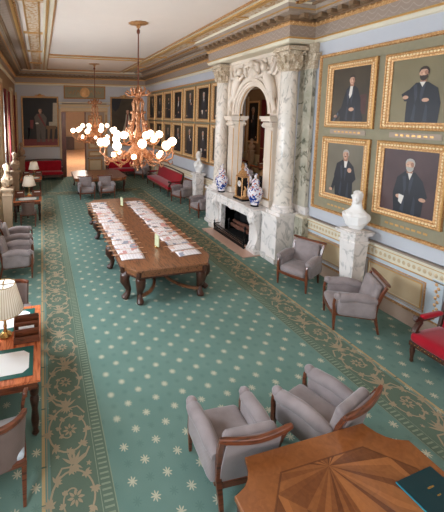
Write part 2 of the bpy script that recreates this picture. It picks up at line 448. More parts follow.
def thing(name, label, cat, loc=(0, 0, 0), rz=0, group=None):
    o = bpy.data.objects.new(name, None); COL.objects.link(o); o.location = loc; o.rotation_euler = (0, 0, rz)
    o.empty_display_size = .1
    o['label'] = label; o['category'] = cat
    if group: o['group'] = group
    return o
def tag(o, label, cat, group=None):
    o['label'] = label; o['category'] = cat
    if group: o['group'] = group
    return o
def struct(mb, name, bevel=0, parent=None):
    o = mb.obj(name, parent, bevel); 
    if not parent: o['kind'] = 'structure'
    return o
def dup(root, loc, rz, label, group=None, parent=None):
    def cp(o, par):
        c = o.copy(); COL.objects.link(c); c.parent = par
        for ch in list(o.children): cp(ch, c)
        return c
    c = cp(root, None); c.location = loc; c.rotation_euler = (0, 0, rz); c['label'] = label
    if group: c['group'] = group
    return c
def circ(r, n=16, c=(0, 0), a0=0, a1=2*pi, sx=1, sy=1):
    return [(c[0]+r*sx*cos(a0+(a1-a0)*i/n), c[1]+r*sy*sin(a0+(a1-a0)*i/n)) for i in range(n)]
ORD = ['nearest', 'second', 'third', 'fourth', 'fifth', 'sixth', 'seventh', 'eighth', 'ninth', 'tenth', 'eleventh', 'twelfth',
       'thirteenth', 'fourteenth', 'fifteenth', 'sixteenth', 'seventeenth', 'eighteenth']

# ------------------------------------------------------------------ room shell
XL, XR, YN, YF, ZC = -1.42, 6.42, -3.0, 21.2, 6.3
BL0, BL1, BR0, BR1 = -.08, .62, 4.20, 4.90        # carpet borders
CB0, CB1 = 16.3, 17.0                              # cross border

def build_floor():
    f = MB(); f.noflip = True
    f.add([(XL-.3, YN-.2, 0), (XR+.3, YN-.2, 0), (XR+.3, YF+.1, 0), (XL-.3, YF+.1, 0)], [(0, 1, 2, 3)], 'carpet')
    z1, z2 = .0015, .003
    def q(x0, y0, x1, y1, z, m): f.add([(x0, y0, z), (x1, y0, z), (x1, y1, z), (x0, y1, z)], [(0, 1, 2, 3)], m)
    zc = [0]
    def poly(p, z, m):
        zc[0] = (zc[0]+1) % 40; z += zc[0]*6e-5
        ar = sum(p[i-1][0]*p[i][1]-p[i][0]*p[i-1][1] for i in range(len(p)))
        if ar < 0: p = p[::-1]
        f.add([(x, y, z) for x, y in p], [tuple(range(len(p)))], m)
    def ribbon(path, w, z, m):
        vs = []; n = len(path)
        for i in range(n):
            a = Vector(path[max(i-1, 0)]); b = Vector(path[min(i+1, n-1)]); t = (b-a).normalized(); nn = Vector((-t.y, t.x)); zz = z+(i % 3)*1e-4
            ww = w[i] if isinstance(w, list) else w; p = Vector(path[i])
            vs += [tuple(p+nn*ww/2)+(zz,), tuple(p-nn*ww/2)+(zz,)]
        f.add(vs, [(2*i+1, 2*i+3, 2*i+2, 2*i) for i in range(n-1)], m)
    def leaf(x, y, a, L, W, z):
        pts = []
        for i in range(9):
            t = i/8; pts.append((t*L, W*sin(pi*t**.8)*.5))
        for i in range(7, 0, -1):
            t = i/8; pts.append((t*L, -W*sin(pi*t**.8)*.35))
        poly([(x+cos(a)*p-sin(a)*q_, y+sin(a)*p+cos(a)*q_) for p, q_ in pts], z, 'c_tan')
    def star(x, y, r, z, k=8):
        poly([(x+cos(2*pi*i/(2*k))*(r if i % 2 == 0 else r*.45), y+sin(2*pi*i/(2*k))*(r if i % 2 == 0 else r*.45)) for i in range(2*k)], z, 'c_tan')
    def border(T, L, inner):
        """border strip local: u 0..0.7 (0 = outer), v 0..L ; T maps to xy"""
        k0 = len(f.v); f0 = len(f.f)
        q(.07, 0, .7, L, z1, 'c_ground')
        q(-.02, 0, .015, L, z1, 'c_gold'); q(.03, 0, .04, L, z2, 'c_tan')
        for i in range(int(L/.385)): q(-.025, i*.385, .035, i*.385+.02, z2, 'c_ground')
        q(.55, 0, .558, L, z2, 'c_pale'); q(.69, 0, .70, L, z2, 'c_pale')
        for i in range(int(L/.055)): q(.575, i*.055, .67, i*.055+.02, z2, 'c_pale')
        P = .771; nn = int(L/P)+1
        for i in range(nn):
            v0 = (i+.5)*P; s = 1 if i % 2 else -1; cu = .31
            if v0+.4 > L: break
            path = []; w = []
            for k in range(40):
                t = k/39; a = s*(t*1.55*2*pi)+pi*.5*s; r = .225*(1-t)**.7+.05
                path.append((cu+cos(a)*r, v0-sin(a)*r*1.25)); w.append(.024*(1-.4*t))
            ribbon(path, w, z2, 'c_tan')
            for k in range(3, 36, 3):
                p = Vector(path[k]); c = Vector((cu, v0)); d = (p-c); a = atan2(d.y, d.x)
                [leaf(p.x, p.y, a-s*q_, .10*(1-k/60), .034, z2) for q_ in (.35, .95, 1.4)]; [leaf(p.x, p.y, a+pi+s*q_, .08*(1-k/55), .03, z2) for q_ in (.5, 1.1)]; 
                if k < 20: leaf(p.x, p.y, a+pi-s*.5, .05, .035, z2)
            [leaf(cu+.02*cos(q_), v0+.02*sin(q_), q_, .07, .035, z2) for q_ in [pi*i_/4 for i_ in range(8)]]
            vm = v0+P/2                                   # palmette between scrolls
            for a in (-.9, -.45, 0, .45, .9):
                leaf(cu+s*.02, vm-.05, pi/2+a, .17, .04, z2); leaf(cu+s*.02, vm-.05, -pi/2+a, .10, .03, z2)
            ribbon([(cu-s*.2, v0+.2), (cu-s*.12, vm-.06), (cu, vm-.07), (cu+s*.14, vm+.02), (cu+s*.2, vm+.12)], .022, z2, 'c_tan')
            star(cu+s*.17, vm-.07, .035, z2, 5); star(cu-s*.16, vm+.08, .03, z2, 5)
        for k in range(k0, len(f.v)):
            x, y, z = f.v[k]; x2, y2 = T(x, y); f.v[k] = (x2, y2, z)
        if T(1, 0)[0]*1.0 != BL0+1 :
            for k_ in range(f0, len(f.f)): f.f[k_] = f.f[k_][::-1]
    yb = 3.05-.3855-.771*7
    L1 = CB0-yb
    border(lambda u, v: (BL0+u, yb+v), L1, 1)
    border(lambda u, v: (BR1-u, yb+v), L1, 1)
    border(lambda u, v: (BL0+v, CB1-u), BR1-BL0, 1)
    # rectangle of darker carpet between cross border and the far wall
    struct(f, 'floor')
build_floor()

def wainscot(mb, T, L, panels, h=1.3, base=.28):
    """local: x along wall 0..L, -y out of wall"""
    mb.box((L/2, -.02, h/2), (L, .04, h), 'cream_blue', T)
    def strip(z0, z1, d, m): mb.box((L/2, -d/2, (z0+z1)/2), (L, d, z1-z0), m, T)
    strip(0, base, .07, 'baseb'); strip(base, base+.03, .085, 'gold_dark')
    strip(h-.28, h-.10, .055, 'cream'); strip(h-.10, h-.075, .075, 'gold_line'); strip(h-.075, h-.02, .10, 'cream'); strip(h-.02, h, .12, 'greybrown'); n_ = int(L/.09)
    for i_ in range(n_): mb.sphere((.05+i_*.09, -.056, h-.19), .032, 'beige', T, 6, (1, .4, 1.3))
    strip(h-.30, h-.28, .065, 'gold_line')
    for a, b in panels:
        w = b-a; z0, z1 = base+.08, h-.38; cx = (a+b)/2; cz = (z0+z1)/2; hh = z1-z0
        TT = T @ Matrix.Translation((cx, 0, cz))
        mb.ring(w, hh, [(0, .04), (0, .055), (.015, .06), (.02, .05), (.05, .045), (.055, .055), (.07, .055), (.075, .042)],
                ['gold_dark', 'gold_dark', 'cream_blue', 'greybrown', 'gold_line', 'gold_line', 'cream'], TT)
        mb.box((0, -.0425, 0), (w-.15, .005, hh-.15), 'beige', TT)

LW = (520, 760, 700, 400)
def build_walls():
    # right wall (solid)
    w = MB(); w.box(((XR+.15), (YN+YF)/2, 3.3), (.3, YF-YN+.6, 6.7), 'lilac'); struct(w, 'wall_right')
    # left wall with five windows
    w = MB(); WC = [1.3, 6.0, 10.7, 15.4]; hw = .85; z0, z1 = .9, 4.75
    edges = [YN-.3]
    for c in WC: edges += [c-hw, c+hw]
    edges.append(YF+.3)
    for i in range(0, len(edges), 2):
        a, b = edges[i], edges[i+1]; w.box((XL-.15, (a+b)/2, 3.3), (.3, b-a, 6.7), 'ochrewall')
    for c in WC:
        w.box((XL-.15, c, z0/2), (.3, 2*hw, z0), 'ochrewall'); w.box((XL-.15, c, (z1+6.65)/2), (.3, 2*hw, 6.65-z1), 'ochrewall')
    # gilt pilaster strips between the windows
    for a, b in ((17.3, 18.5), (12.6, 13.5), (7.9, 8.8), (3.2, 4.1), (-1, .0), (20.95, 21.2)):
        w.box((XL+.05, (a+b)/2, 3.1), (.1, b-a, 3.9), 'beige'); w.box((XL+.105, (a+b)/2, 3.1), (.02, (b-a)*.6, 3.6), 'gold_dark')
    for a, b in zip(edges[::2], edges[1::2]): w.box((XL+.02, (a+b)/2, .6), (.05, b-a, 1.2), 'beige')
    struct(w, 'wall_left')
    for i, c in enumerate(WC):
        fr = MB()
        for dy in (-hw+.04, 0, hw-.04): fr.box((XL-.16, c+dy, (z0+z1)/2), (.06, .08, z1-z0), 'frame_white')
        for z in (z0+.04, 2.1, 3.3, z1-.04): fr.box((XL-.16, c, z), (.055, 2*hw, .07), 'frame_white')
        o = struct(fr, 'window_%d' % (i+1))
        g = MB(); g.box((XL-.165, c, (z0+z1)/2), (.008, 2*hw-.1, z1-z0-.1), 'glass'); g.obj('pane', o)
        lt = bpy.data.lights.new('daylight', 'AREA'); lt.shape = 'RECTANGLE'; lt.size = 1.6; lt.size_y = 3.7
        lt.energy = LW[i]; lt.color = (.80, .90, 1.0)
        lo = bpy.data.objects.new('window_daylight', lt); COL.objects.link(lo)
        lo.location = (XL-.28, c, (z0+z1)/2); lo.rotation_euler = (0, radians(-90), 0)
    # far wall with a doorway
    D0, D1, DZ = 1.36, 2.62, 3.95
    w = MB(); yc = YF+.15
    w.box(((XL-.3+D0)/2, yc, 3.3), (D0-XL+.3, .3, 6.7), 'lilac'); w.box(((XR+.3+D1)/2, yc, 3.3), (XR+.3-D1, .3, 6.7), 'lilac')
    w.box(((D0+D1)/2, yc, (DZ+6.65)/2), (D1-D0, .3, 6.65-DZ), 'lilac'); struct(w, 'wall_far')
    w = MB(); T = TX((XL, YF, 0)); wainscot(w, T, D0-.2-XL, [(.1, 1.2), (1.3, 2.3)], 1.15)
    T = TX((D1+1.2, YF, 0)); wainscot(w, T, XR-D1-1.2, [(.1, 1.2), (1.3, 2.4)], 1.15); struct(w, 'trim_1')
    # door case
    w = MB()
    w.box((D0-.10, YF-.06, DZ/2), (.2, .12, DZ), 'jamb'); w.box((D0-.26, YF-.04, DZ/2+.1), (.12, .08, DZ+.2), 'beige')
    w.box((D0+.03, YF+.15, DZ/2), (.06, .3, DZ), 'jamb'); w.box((D1-.02, YF+.15, DZ/2), (.06, .3, DZ), 'jamb')
    w.box(((D0+3.95)/2-.1, YF-.05, DZ+.14), (3.95-D0+.25, .1, .28), 'beige')
    w.box(((D0+3.95)/2-.1, YF-.07, DZ+.02), (3.95-D0+.1, .14, .03), 'gold_dark')
    w.box(((D0+3.95)/2-.1, YF-.1, DZ+.34), (3.95-D0+.35, .2, .06), 'beige'); w.box(((D0+3.95)/2-.1, YF-.14, DZ+.41), (3.95-D0+.45, .28, .07), 'beige')
    w.box(((D0+3.95)/2-.1, YF-.16, DZ+.56), (3.95-D0+.5, .32, .05), 'cream')
    w.box(((D0+3.95)/2-.1, YF-.04, DZ+.49), (3.95-D0+.1, .08, .1), 'greybrown')
    w.box((3.86, YF-.05, DZ/2), (.2, .1, DZ), 'beige'); w.box((3.86, YF-.11, DZ/2), (.06, .02, DZ-.3), 'gold_dark')
    struct(w, 'trim_2')
    # carved overdoor panel with round medallion
    w = MB(); T = TX((2.58, YF, 5.12)); w.box((0, -.03, 0), (2.5, .06, .78), 'olive', T)
    w.ring(2.5, .78, [(0, .06), (0, .1), (.04, .1), (.07, .07)], 'gold_dark', T)
    w.lathe([(.30, 0), (.30, .04), (.26, .06), (.22, .05), (.20, .09), (.1, .12), (.01, .13)], 'gold', T @ TX((0, -.06, 0), radians(90)), 24)
    for s in (-1, 1):
        for k in range(3):
            p = [(s*(.35+.22*k+.2*t), -.09, .13*sin(t*5+k)*(1-.2*k)) for t in [i/10 for i in range(11)]]
            w.tube(p, [.03*(1-.06*i) for i in range(11)], 'gold_dark', T, 6)
    struct(w, 'trim_3')
    # the right door leaf, closed and panelled
    w = MB(); T = TX((3.19, YF+.02, 0)); w.box((0, 0, DZ/2), (1.14, .06, DZ), 'greybrown', T)
    d = struct(w, 'door_1')
    for z0_, z1_ in ((.15, 1.05), (1.2, 1.55), (1.7, 3.75)):
        TT = T @ TX((0, -.03, (z0_+z1_)/2)); q = MB(); q.ring(.86, z1_-z0_, [(0, 0), (0, .03), (.05, .035), (.07, .01), (.08, .005)], 'gold_dark', TT)
        q.box((0, 0, 0), (.7, .01, z1_-z0_-.16), 'beige', TT); q.obj('door_panel', d)
    q = MB(); q.sphere((-.45, -.09, 1.1), .035, 'brass', T); q.tube([(-.45, 0, 1.1), (-.45, -.08, 1.1)], .012, 'brass', T); q.obj('door_knob', d)
    # near wall, behind the viewer
    w = MB(); w.box((2.5, YN-.15, 3.3), (8.6, .3, 6.7), 'lilac'); struct(w, 'wall_near')
    # right wainscot
    w = MB(); T = TX((XR, 7.2, 0), 0, 0, -pi/2)
    wainscot(w, T, 7.2-YN, [(.15, 1.6), (1.92, 3.06), (3.48, 4.9), (5.2, 6.8)])
    for yy in (3.95,):
        w.box((7.2-yy, -.05, .68), (.17, .03, .74), 'cream_blue', T); 
        for k in range(11): w.sphere((7.2-yy+(.018 if k % 2 else -.018), -.068, .37+.06*k), .026, 'gold', T, 8, (1, .5, 1.2))
    T = TX((XR, YF, 0), 0, 0, -pi/2); wainscot(w, T, YF-11.05, [(.3+2.0*k, 2.1+2.0*k) for k in range(5)]); struct(w, 'trim_4')
    # olive backing panels with rope borders
    def panel(T, wd, h):
        w.box((0, -.015, 0), (wd, .03, h), 'olive', T)
        w.ring(wd, h, [(0, .03), (0, .055), (.02, .06), (.05, .06), (.07, .03)], ['gold_dark', 'gold', 'gold', 'gold_dark'], T)
        n1 = int(wd/.09); n2 = int(h/.09)
        for i in range(n1):
            for sz in (-1, 1): w.tube([(-wd/2+.035+i*.09, -.06, sz*(h/2-.035)-.012), (-wd/2+.035+i*.09+.05, -.06, sz*(h/2-.035)+.012)], .018, 'gold', T, 5)
        for i in range(n2):
            for sx in (-1, 1): w.tube([(sx*(wd/2-.035)-.012, -.06, -h/2+.035+i*.09), (sx*(wd/2-.035)+.012, -.06, -h/2+.085+i*.09)], .018, 'gold', T, 5)
    w = MB(); y0, y1 = 6.87, 2.4; panel(TX((XR, (y0+y1)/2, 3.38), 0, 0, -pi/2), y0-y1, 3.62)
    y0, y1 = 20.6, 11.15; panel(TX((XR, (y0+y1)/2, 3.5), 0, 0, -pi/2), y0-y1, 3.35)
    for yy in (6.0, 4.6):
        w.box((XR-.035, yy, 3.44), (.012, .9, .1), 'greybrown')
        for k in range(7): w.box((XR-.043, yy-.3+.1*k, 3.44), (.004, .06, .035), 'gold_line')
    for yy in (6.0, 4.6):
        for k in range(8): w.box((XR-.032, yy-.35+.1*k, 1.75), (.004, .07, .04), 'gold_line')
    struct(w, 'trim_5')
build_walls()

def build_ceiling():
    w = MB(); w.box(((XL+XR)/2, (YN+YF)/2, ZC+.1+.04), (XR-XL+.6, YF-YN+.6, .2), 'ceiling'); struct(w, 'ceiling')
    # ceiling border mouldings and stencilled bands; left edge at .27, right edge mirrored about 2.5
    w = MB(); cx = 2.5
    def bar(x0, x1, y0, y1, h, m): w.box(((x0+x1)/2, (y0+y1)/2, ZC+.04-h/2), (x1-x0, y1-y0, h), m)
    ya, yb = YN, 20.45
    for s in (-1, 1):
        def B(a, b, h, m):
            x0, x1 = sorted((cx+s*a, cx+s*b)); bar(x0, x1, ya, yb, h, m)
        B(2.10, 2.14, .05, 'gold_dark'); B(2.14, 2.26, .03, 'cream'); B(2.26, 2.32, .08, 'gold_line'); B(2.32, 2.38, .05, 'cream')
        B(2.46, 2.50, .03, 'gold_line'); B(2.50, 2.80, .012, 'stencil'); B(2.80, 2.84, .03, 'gold_line')
        B(2.95, 3.0, .05, 'greybrown'); B(3.04, 3.12, .09, 'gold_line'); B(3.12, 3.2, .05, 'brownmould')
        B(3.2, 3.42, .03, 'frieze'); B(3.42, 3.5, .08, 'brownmould')
        k = 0; y = ya+.2
        while y < yb-.2:
            x0, x1 = sorted((cx+s*2.99, cx+s*3.06)); bar(x0, x1, y, y+.1, .09, 'gold_dark'); y += .19
        y = 1.75
        while y < yb:
            x0, x1 = sorted((cx+s*2.32, cx+s*2.95)); bar(x0, x1, y, y+.07, .035, 'cream'); bar(x0, x1, y+.07, y+.1, .045, 'gold_line'); bar(x0, x1, y-.03, y, .045, 'gold_line'); y += 3.25
    for y in (15.35, 20.3):
        bar(cx-2.1, cx+2.1, y, y+.06, .07, 'gold_dark'); bar(cx-2.1, cx+2.1, y+.06, y+.5, .03, 'cream'); bar(cx-2.1, cx+2.1, y+.5, y+.57, .07, 'gold_line')
    struct(w, 'trim_6')
    # cornice around the room with a break forward over the chimney
    prof = [(0, 5.50), (.04, 5.52), (.05, 5.57), (.07, 5.59), (.07, 5.63), (.03, 5.65), (.03, 5.90), (.06, 5.92), (.09, 5.95), (.06, 5.99), (.06, 6.02),
            (.12, 6.03), (.12, 6.10), (.30, 6.12), (.30, 6.18), (.34, 6.20), (.40, 6.27), (.42, 6.34), (0, 6.34)]
    ml = ['cream', 'cream', 'cream', 'gold_line', 'cream', 'frieze', 'gold', 'gold', 'gold', 'brownmould', 'brownmould', 'brownmould',
          'greybrown', 'greybrown', 'gold_line', 'greybrown', 'cream', 'cream']
    w = MB(); w.noflip = False
    CY0, CY1, CX = 7.13, 11.15, 5.70
    path = [(XR, YN), (XR, CY0), (CX, CY0), (CX, CY1), (XR, CY1), (XR, YF), (XL, YF), (XL, YN)]
    w.sweep(prof, path, ml)
    w.box(((CX+XR)/2, (CY0+CY1)/2, 5.92), (XR-CX, CY1-CY0-.001, .84), 'cream')
    # modillions
    def mods(p0, p1, nx, ny, sp=.27):
        L = (Vector(p1)-Vector(p0)).length; n = int(L/sp); t = (Vector(p1)-Vector(p0)).normalized()
        ang = atan2(t.y, t.x)
        for i in range(n):
            p = Vector(p0)+t*(i+.5)*L/n
            w.box((p.x+nx*.19, p.y+ny*.19, 6.07), (.11 if abs(ny) else .2, .2 if abs(ny) else .11, .09), 'brownmould')
            w.sphere((p.x+nx*.1, p.y+ny*.1, 5.955), .028, 'gold', None, 6)
            q = p+t*L/n/2; w.sphere((q.x+nx*.1, q.y+ny*.1, 5.955), .028, 'gold', None, 6)
    mods((XR, YN), (XR, CY0), -1, 0); mods((CX, CY0), (CX, CY1), -1, 0); mods((XR, CY0), (CX, CY0), 0, -1)
    mods((XR, CY1), (XR, YF), -1, 0); mods((XL, YF), (XR, YF), 0, -1); mods((XL, YN), (XL, YF), 1, 0)
    struct(w, 'trim_7')
build_ceiling()

def build_next_room():
    w = MB(); w.add([(-2, YF+.1, 0), (7, YF+.1, 0), (7, 38, 0), (-2, 38, 0)], [(0, 1, 2, 3)], 'parquet'); struct(w, 'floor_next')
    w = MB(); w.box((2.5, 38.1, 2.5), (9.4, .2, 5), 'next_wall')
    w.box((-2.1, 29.7, 2.5), (.2, 17, 5), 'next_wall'); w.box((7.1, 29.7, 2.5), (.2, 17, 5), 'next_wall'); struct(w, 'wall_next')
    w = MB(); w.box((2.5, 29.8, 5.1), (9.4, 17, .2), 'ceiling'); struct(w, 'ceiling_next')
    lt = bpy.data.lights.new('next_room_lamp', 'POINT'); lt.energy = 900; lt.color = (1, .88, .76); lt.shadow_soft_size = .3
    lo = bpy.data.objects.new('next_room_lamp', lt); COL.objects.link(lo); lo.location = (3.4, 28, 4.2)
    t = thing('console_cabinet', 'dark cabinet against the wall of the room seen through the doorway', 'cabinet', (2.7, 37.5, 0))
    b = MB(); b.box((0, 0, .75), (1.3, .5, 1.4), 'wood_dark'); b.obj('body', t, .01)
    for s in (-1, 1):
        b = MB(); b.box((s*.32, -.26, .75), (.58, .03, 1.2), 'wood_dark'); b.obj('door', t, .01)
build_next_room()

# ------------------------------------------------------------------ curtains
def curtain(y, label, s=1, wd=.5):
    b = MB(); n = 40; path = []
    for i in range(n+1):
        t = i/n; path.append((XL+.08+.03*sin(t*2*pi*6), y-wd/2+wd*t))
    vs = []; fs = []
    for z in (.25, 1.6, 1.75, 4.78):
        k = .72 if 1.5 < z < 1.8 else 1
        for x, yy in path: vs.append((x, y+(yy-y)*k, z))
    m = len(path)
    for j in range(3):
        for i in range(m-1): fs.append((j*m+i, j*m+i+1, (j+1)*m+i+1, (j+1)*m+i))
    b.add(vs, fs, 'curtain'); o = b.obj('curtain'); sm = o.modifiers.new('s', 'SOLIDIFY'); sm.thickness = .012
    tag(o, label, 'curtain', 'crimson window curtains')
    c = MB(); c.box((XL+.08, y, 1.68), (.09, .34*wd/.5, .05), 'gold_line'); c.obj('tieback', o)
for i, (y, l) in enumerate(((19.2, 'crimson curtain between the gilt pilaster and the far left corner painting'),
             (14.42, 'crimson curtain at the left edge, nearest of those in view'), (16.1, 'crimson curtain on the near side of the gilt pilaster'),)):
    curtain(y, l)

# ------------------------------------------------------------------ paintings
def oval(c, rx, rz, n=18): return [(c[0]+rx*cos(2*pi*i/n), c[1]+rz*sin(2*pi*i/n)) for i in range(n)]
def head(b, T, x, z, r, hair='hair', beard=None, y=-.02, tilt=0):
    def O(pts, dy, m): b.flat([(x+px_*r, z+pz_*r) for px_, pz_ in pts], y-dy, m, T)
    O([(-.42, -.5), (.42, -.5), (.5, -1.35), (-.5, -1.35)], -.0015, 'skin_dark')                       # neck
    O([(-.72*cos(a)*(1 if sin(a) > 0 else .88+.12*(1+sin(a))), 1.0*sin(a)) for a in [2*pi*i/24 for i in range(24)]], 0, 'skin')
    O([(.05, .3), (.4, .5), (.7, .2), (.66, -.3), (.42, -.78), (.12, -.95), (.3, -.4)], .0006, 'skin_dark')  # turned-away side of the face
    O([(-.72, .1), (-.74, .5), (-.55, .9), (-.2, 1.1), (.25, 1.1), (.6, .9), (.8, .45), (.78, -.15), (.62, -.1), (.6, .35), (.35, .62), (-.1, .66), (-.5, .55), (-.6, .3)], .0012, hair)
    for sg in (-1, 1):
        O([(sg*.30-.13-.06, .12), (sg*.30+.13-.06, .12), (sg*.30+.10-.06, .02), (sg*.30-.10-.06, .02)], .0016, 'skin_dark')
        O([(sg*.30-.08-.06, .07), (sg*.30+.08-.06, .07), (sg*.30-.06, .02)], .002, 'hair')
    O([(-.08, .1), (.02, .1), (.08, -.26), (-.14, -.28)], .0018, 'skin_light')
    O([(-.28, -.5), (.14, -.5), (.06, -.57), (-.2, -.57)], .0018, 'lip')
    if beard: O([(-.62, -.2), (-.46, -.36), (-.2, -.36), (-.06, -.32), (.1, -.36), (.4, -.34), (.62, -.15), (.6, -.7), (.3, -1.08), (-.05, -1.2), (-.38, -1.02), (-.58, -.65)], .0022, beard)
def bust_fig(b, T, w, h, kind, canvas_mat):
    """painted half figure on a canvas of w x h, local xz"""
    b.flat([(-w/2, -h/2), (w/2, -h/2), (w/2, h/2), (-w/2, h/2)], -.012, canvas_mat, T)
    y = -.016
    for sg in (-1, 1): b.flat([(sg*.04*w, .10*h), (sg*.10*w, .08*h), (sg*.05*w, -.2*h), (sg*.02*w, -.1*h)], y-.0014, 'fold', T)
    b.flat([(-.1*w, -.45*h), (-.06*w, -.2*h), (-.03*w, -.25*h), (-.04*w, -.48*h)], y-.0013, 'fold', T); b.flat([(.1*w, -.48*h), (.13*w, -.2*h), (.16*w, -.25*h), (.17*w, -.48*h)], y-.0013, 'fold', T)
    if kind == 'seated':      # top left big portrait
        b.flat([(.24*w, -.02*h), (.42*w, 0), (.42*w, -.36*h), (.26*w, -.34*h)], y+.002, 'chair_paint', T)
        b.flat([(-.24*w, -h/2), (-.24*w, -.3*h), (-.16*w, -.05*h), (-.1*w, .1*h), (-.02*w, .17*h), (.1*w, .17*h), (.2*w, .1*h), (.28*w, -.08*h), (.3*w, -.28*h), (.36*w, -.42*h), (.36*w, -h/2)], y, 'suit', T)
        b.flat([(-.36*w, -.36*h), (-.18*w, -.2*h), (-.14*w, -.3*h), (-.32*w, -.46*h)], y-.001, 'suit', T)
        b.flat([(-.0*w, .17*h), (.07*w, .17*h), (.05*w, 0), (.0*w, -.07*h), (-.03*w, 0)], y-.002, 'shirt', T)
        b.flat(oval((.06*w, -.27*h), .07*w, .035*h), y-.003, 'skin', T); b.flat(oval((-.36*w, -.4*h), .05*w, .03*h), y-.003, 'skin', T)
        b.flat([(-.45*w, -.5*h), (-.3*w, -.32*h), (-.28*w, -.36*h), (-.4*w, -.5*h)], y-.003, 'paint_blue', T)
        head(b, T, .04*w, .265*h, .082*h)
    elif kind == 'folded':    # arms folded, bearded
        b.flat([(-.2*w, -h/2), (-.2*w, -.2*h), (-.17*w, .02*h), (-.06*w, .12*h), (.14*w, .12*h), (.3*w, .02*h), (.36*w, -.2*h), (.34*w, -h/2)], y, 'suit', T)
        b.flat([(-.3*w, -.05*h), (-.18*w, .02*h), (.18*w, -.12*h), (.16*w, -.2*h), (-.24*w, -.16*h)], y-.001, 'suit', T)
        b.flat(oval((-.22*w, -.1*h), .05*w, .03*h), y-.003, 'skin', T); b.flat(oval((.12*w, -.15*h), .06*w, .03*h), y-.003, 'skin', T)
        b.flat([(0, .13*h), (.1*w, .13*h), (.05*w, .05*h)], y-.002, 'shirt', T)
        head(b, T, .06*w, .255*h, .095*h, 'hair', 'hair')
    elif kind == 'standing':  # moustache, hand on chest, cigar
        b.flat([(-.2*w, -h/2), (-.26*w, -.1*h), (-.2*w, .12*h), (-.04*w, .2*h), (.12*w, .2*h), (.26*w, .1*h), (.34*w, -.12*h), (.26*w, -.2*h), (.28*w, -h/2)], y, 'suit', T)
        b.flat([(-.34*w, -.4*h), (-.22*w, -.05*h), (-.16*w, -.1*h), (-.26*w, -.42*h)], y-.001, 'suit', T)
        b.flat([(.0*w, .2*h), (.1*w, .2*h), (.07*w, .06*h), (.02*w, .06*h)], y-.002, 'shirt', T)
        b.flat(oval((.16*w, .02*h), .055*w, .045*h), y-.003, 'skin', T); b.flat(oval((-.33*w, -.4*h), .05*w, .03*h), y-.003, 'skin', T)
        head(b, T, .04*w, .30*h, .088*h, 'hair_w', None)
        b.flat([(-.0*w, .278*h), (.065*w, .278*h), (.055*w, .262*h), (.01*w, .262*h)], y-.008, 'hair', T)
    else:                     # 'paper': white beard, holding paper
        b.flat([(-.22*w, -h/2), (-.26*w, -.2*h), (-.2*w, .06*h), (-.06*w, .17*h), (.12*w, .17*h), (.26*w, .05*h), (.36*w, -.18*h), (.3*w, -.24*h), (.28*w, -h/2)], y, 'suit', T)
        b.flat([(-.02*w, .17*h), (.08*w, .17*h), (.03*w, .04*h)], y-.002, 'shirt', T)
        b.flat([(-.14*w, -.2*h), (-.04*w, -.22*h), (-.08*w, -.36*h), (-.14*w, -.32*h)], y-.004, 'shirt', T)
        b.flat(oval((-.15*w, -.24*h), .05*w, .03*h), y-.003, 'skin', T); b.flat(oval((.28*w, -.23*h), .06*w, .03*h), y-.003, 'skin', T)
        head(b, T, .02*w, .27*h, .092*h, 'hair_w', 'hair_w')
def painting(name, label, cat, loc, rz, w, h, fig, cm, fw=.14, group=None, liner=True, crest=False):
    """w,h outer frame size"""
    t = thing(name, label, cat, loc, rz, group)
    b = MB(); k = fw/.14
    b.ring(w, h, [(0, 0), (0, .05), (.012*k, .07), (.03*k, .085), (.045*k, .075), (.05*k, .055), (.075*k, .05), (.085*k, .06), (.1*k, .055), (.11*k, .04), (.14*k, .03), (.14*k, .012)],
           ['gold_dark', 'gold_line', 'gold', 'gold', 'gold_dark', 'gold_line', 'gold', 'gold', 'gold_dark', 'gold', 'gold_dark'])
    if w > 1 and fw > .08:
        q = .067*k
        for i in range(int((w-2*q)/.055)):
            for sg in (-1, 1): b.sphere((-w/2+q+.02+i*.055, -.058, sg*(h/2-q)), .019*k, 'gold_bright', None, 6, (1.2, .8, 1))
        for i in range(int((h-2*q)/.055)):
            for sg in (-1, 1): b.sphere((sg*(w/2-q), -.058, -h/2+q+.02+i*.055), .019*k, 'gold_bright', None, 6, (1, .8, 1.2))
    if crest:
        b.sphere((0, -.05, h/2+.05), .1, 'gold', None, 10, (1.2, .5, 1)); 
        for s in (-1, 1): b.tube([(s*.08, -.05, h/2+.02), (s*.2, -.05, h/2+.07), (s*.3, -.05, h/2+.02)], [.04, .03, .015], 'gold')
    b.obj('frame', t)
    b = MB(); b.noflip = True; fig(b, Matrix.Identity(4), w-2*fw+.01, h-2*fw+.01, cm); b.obj('canvas', t)
    b = MB(); b.box((0, -.008, 0), (w-.04, .006, h-.04), 'wood_dark'); b.obj('backing_board', t)
    return t
mk = lambda kind: (lambda b, T, w, h, cm: bust_fig(b, T, w, h, kind, cm))
px = XR-.03
painting('portrait_painting', 'large gilt framed portrait of seated person in black coat, upper row by the columns', 'painting', (px, 5.98, 4.24), -pi/2, 1.2, 1.42, mk('seated'), CV[0])
painting('portrait_painting', 'large gilt framed portrait of bearded person with folded arms on olive ground, upper right', 'painting', (px, 4.58, 4.24), -pi/2, 1.27, 1.40, mk('folded'), CV[1])
painting('portrait_painting', 'large gilt framed portrait of grey-haired person with hand raised to the chest, lower row', 'painting', (px, 6.0, 2.60), -pi/2, 1.2, 1.44, mk('standing'), CV[2])
painting('portrait_painting', 'large gilt framed portrait of white-bearded person holding a paper, lower right', 'painting', (px, 4.62, 2.60), -pi/2, 1.24, 1.44, mk('paper'), CV[3])
kinds = ['standing', 'paper', 'folded', 'seated', 'standing', 'paper', 'standing']
names = ['farthest', 'second from the far end', 'third from the far end', 'middle one', 'third from the columns', 'second from the columns', 'one half behind the far column']
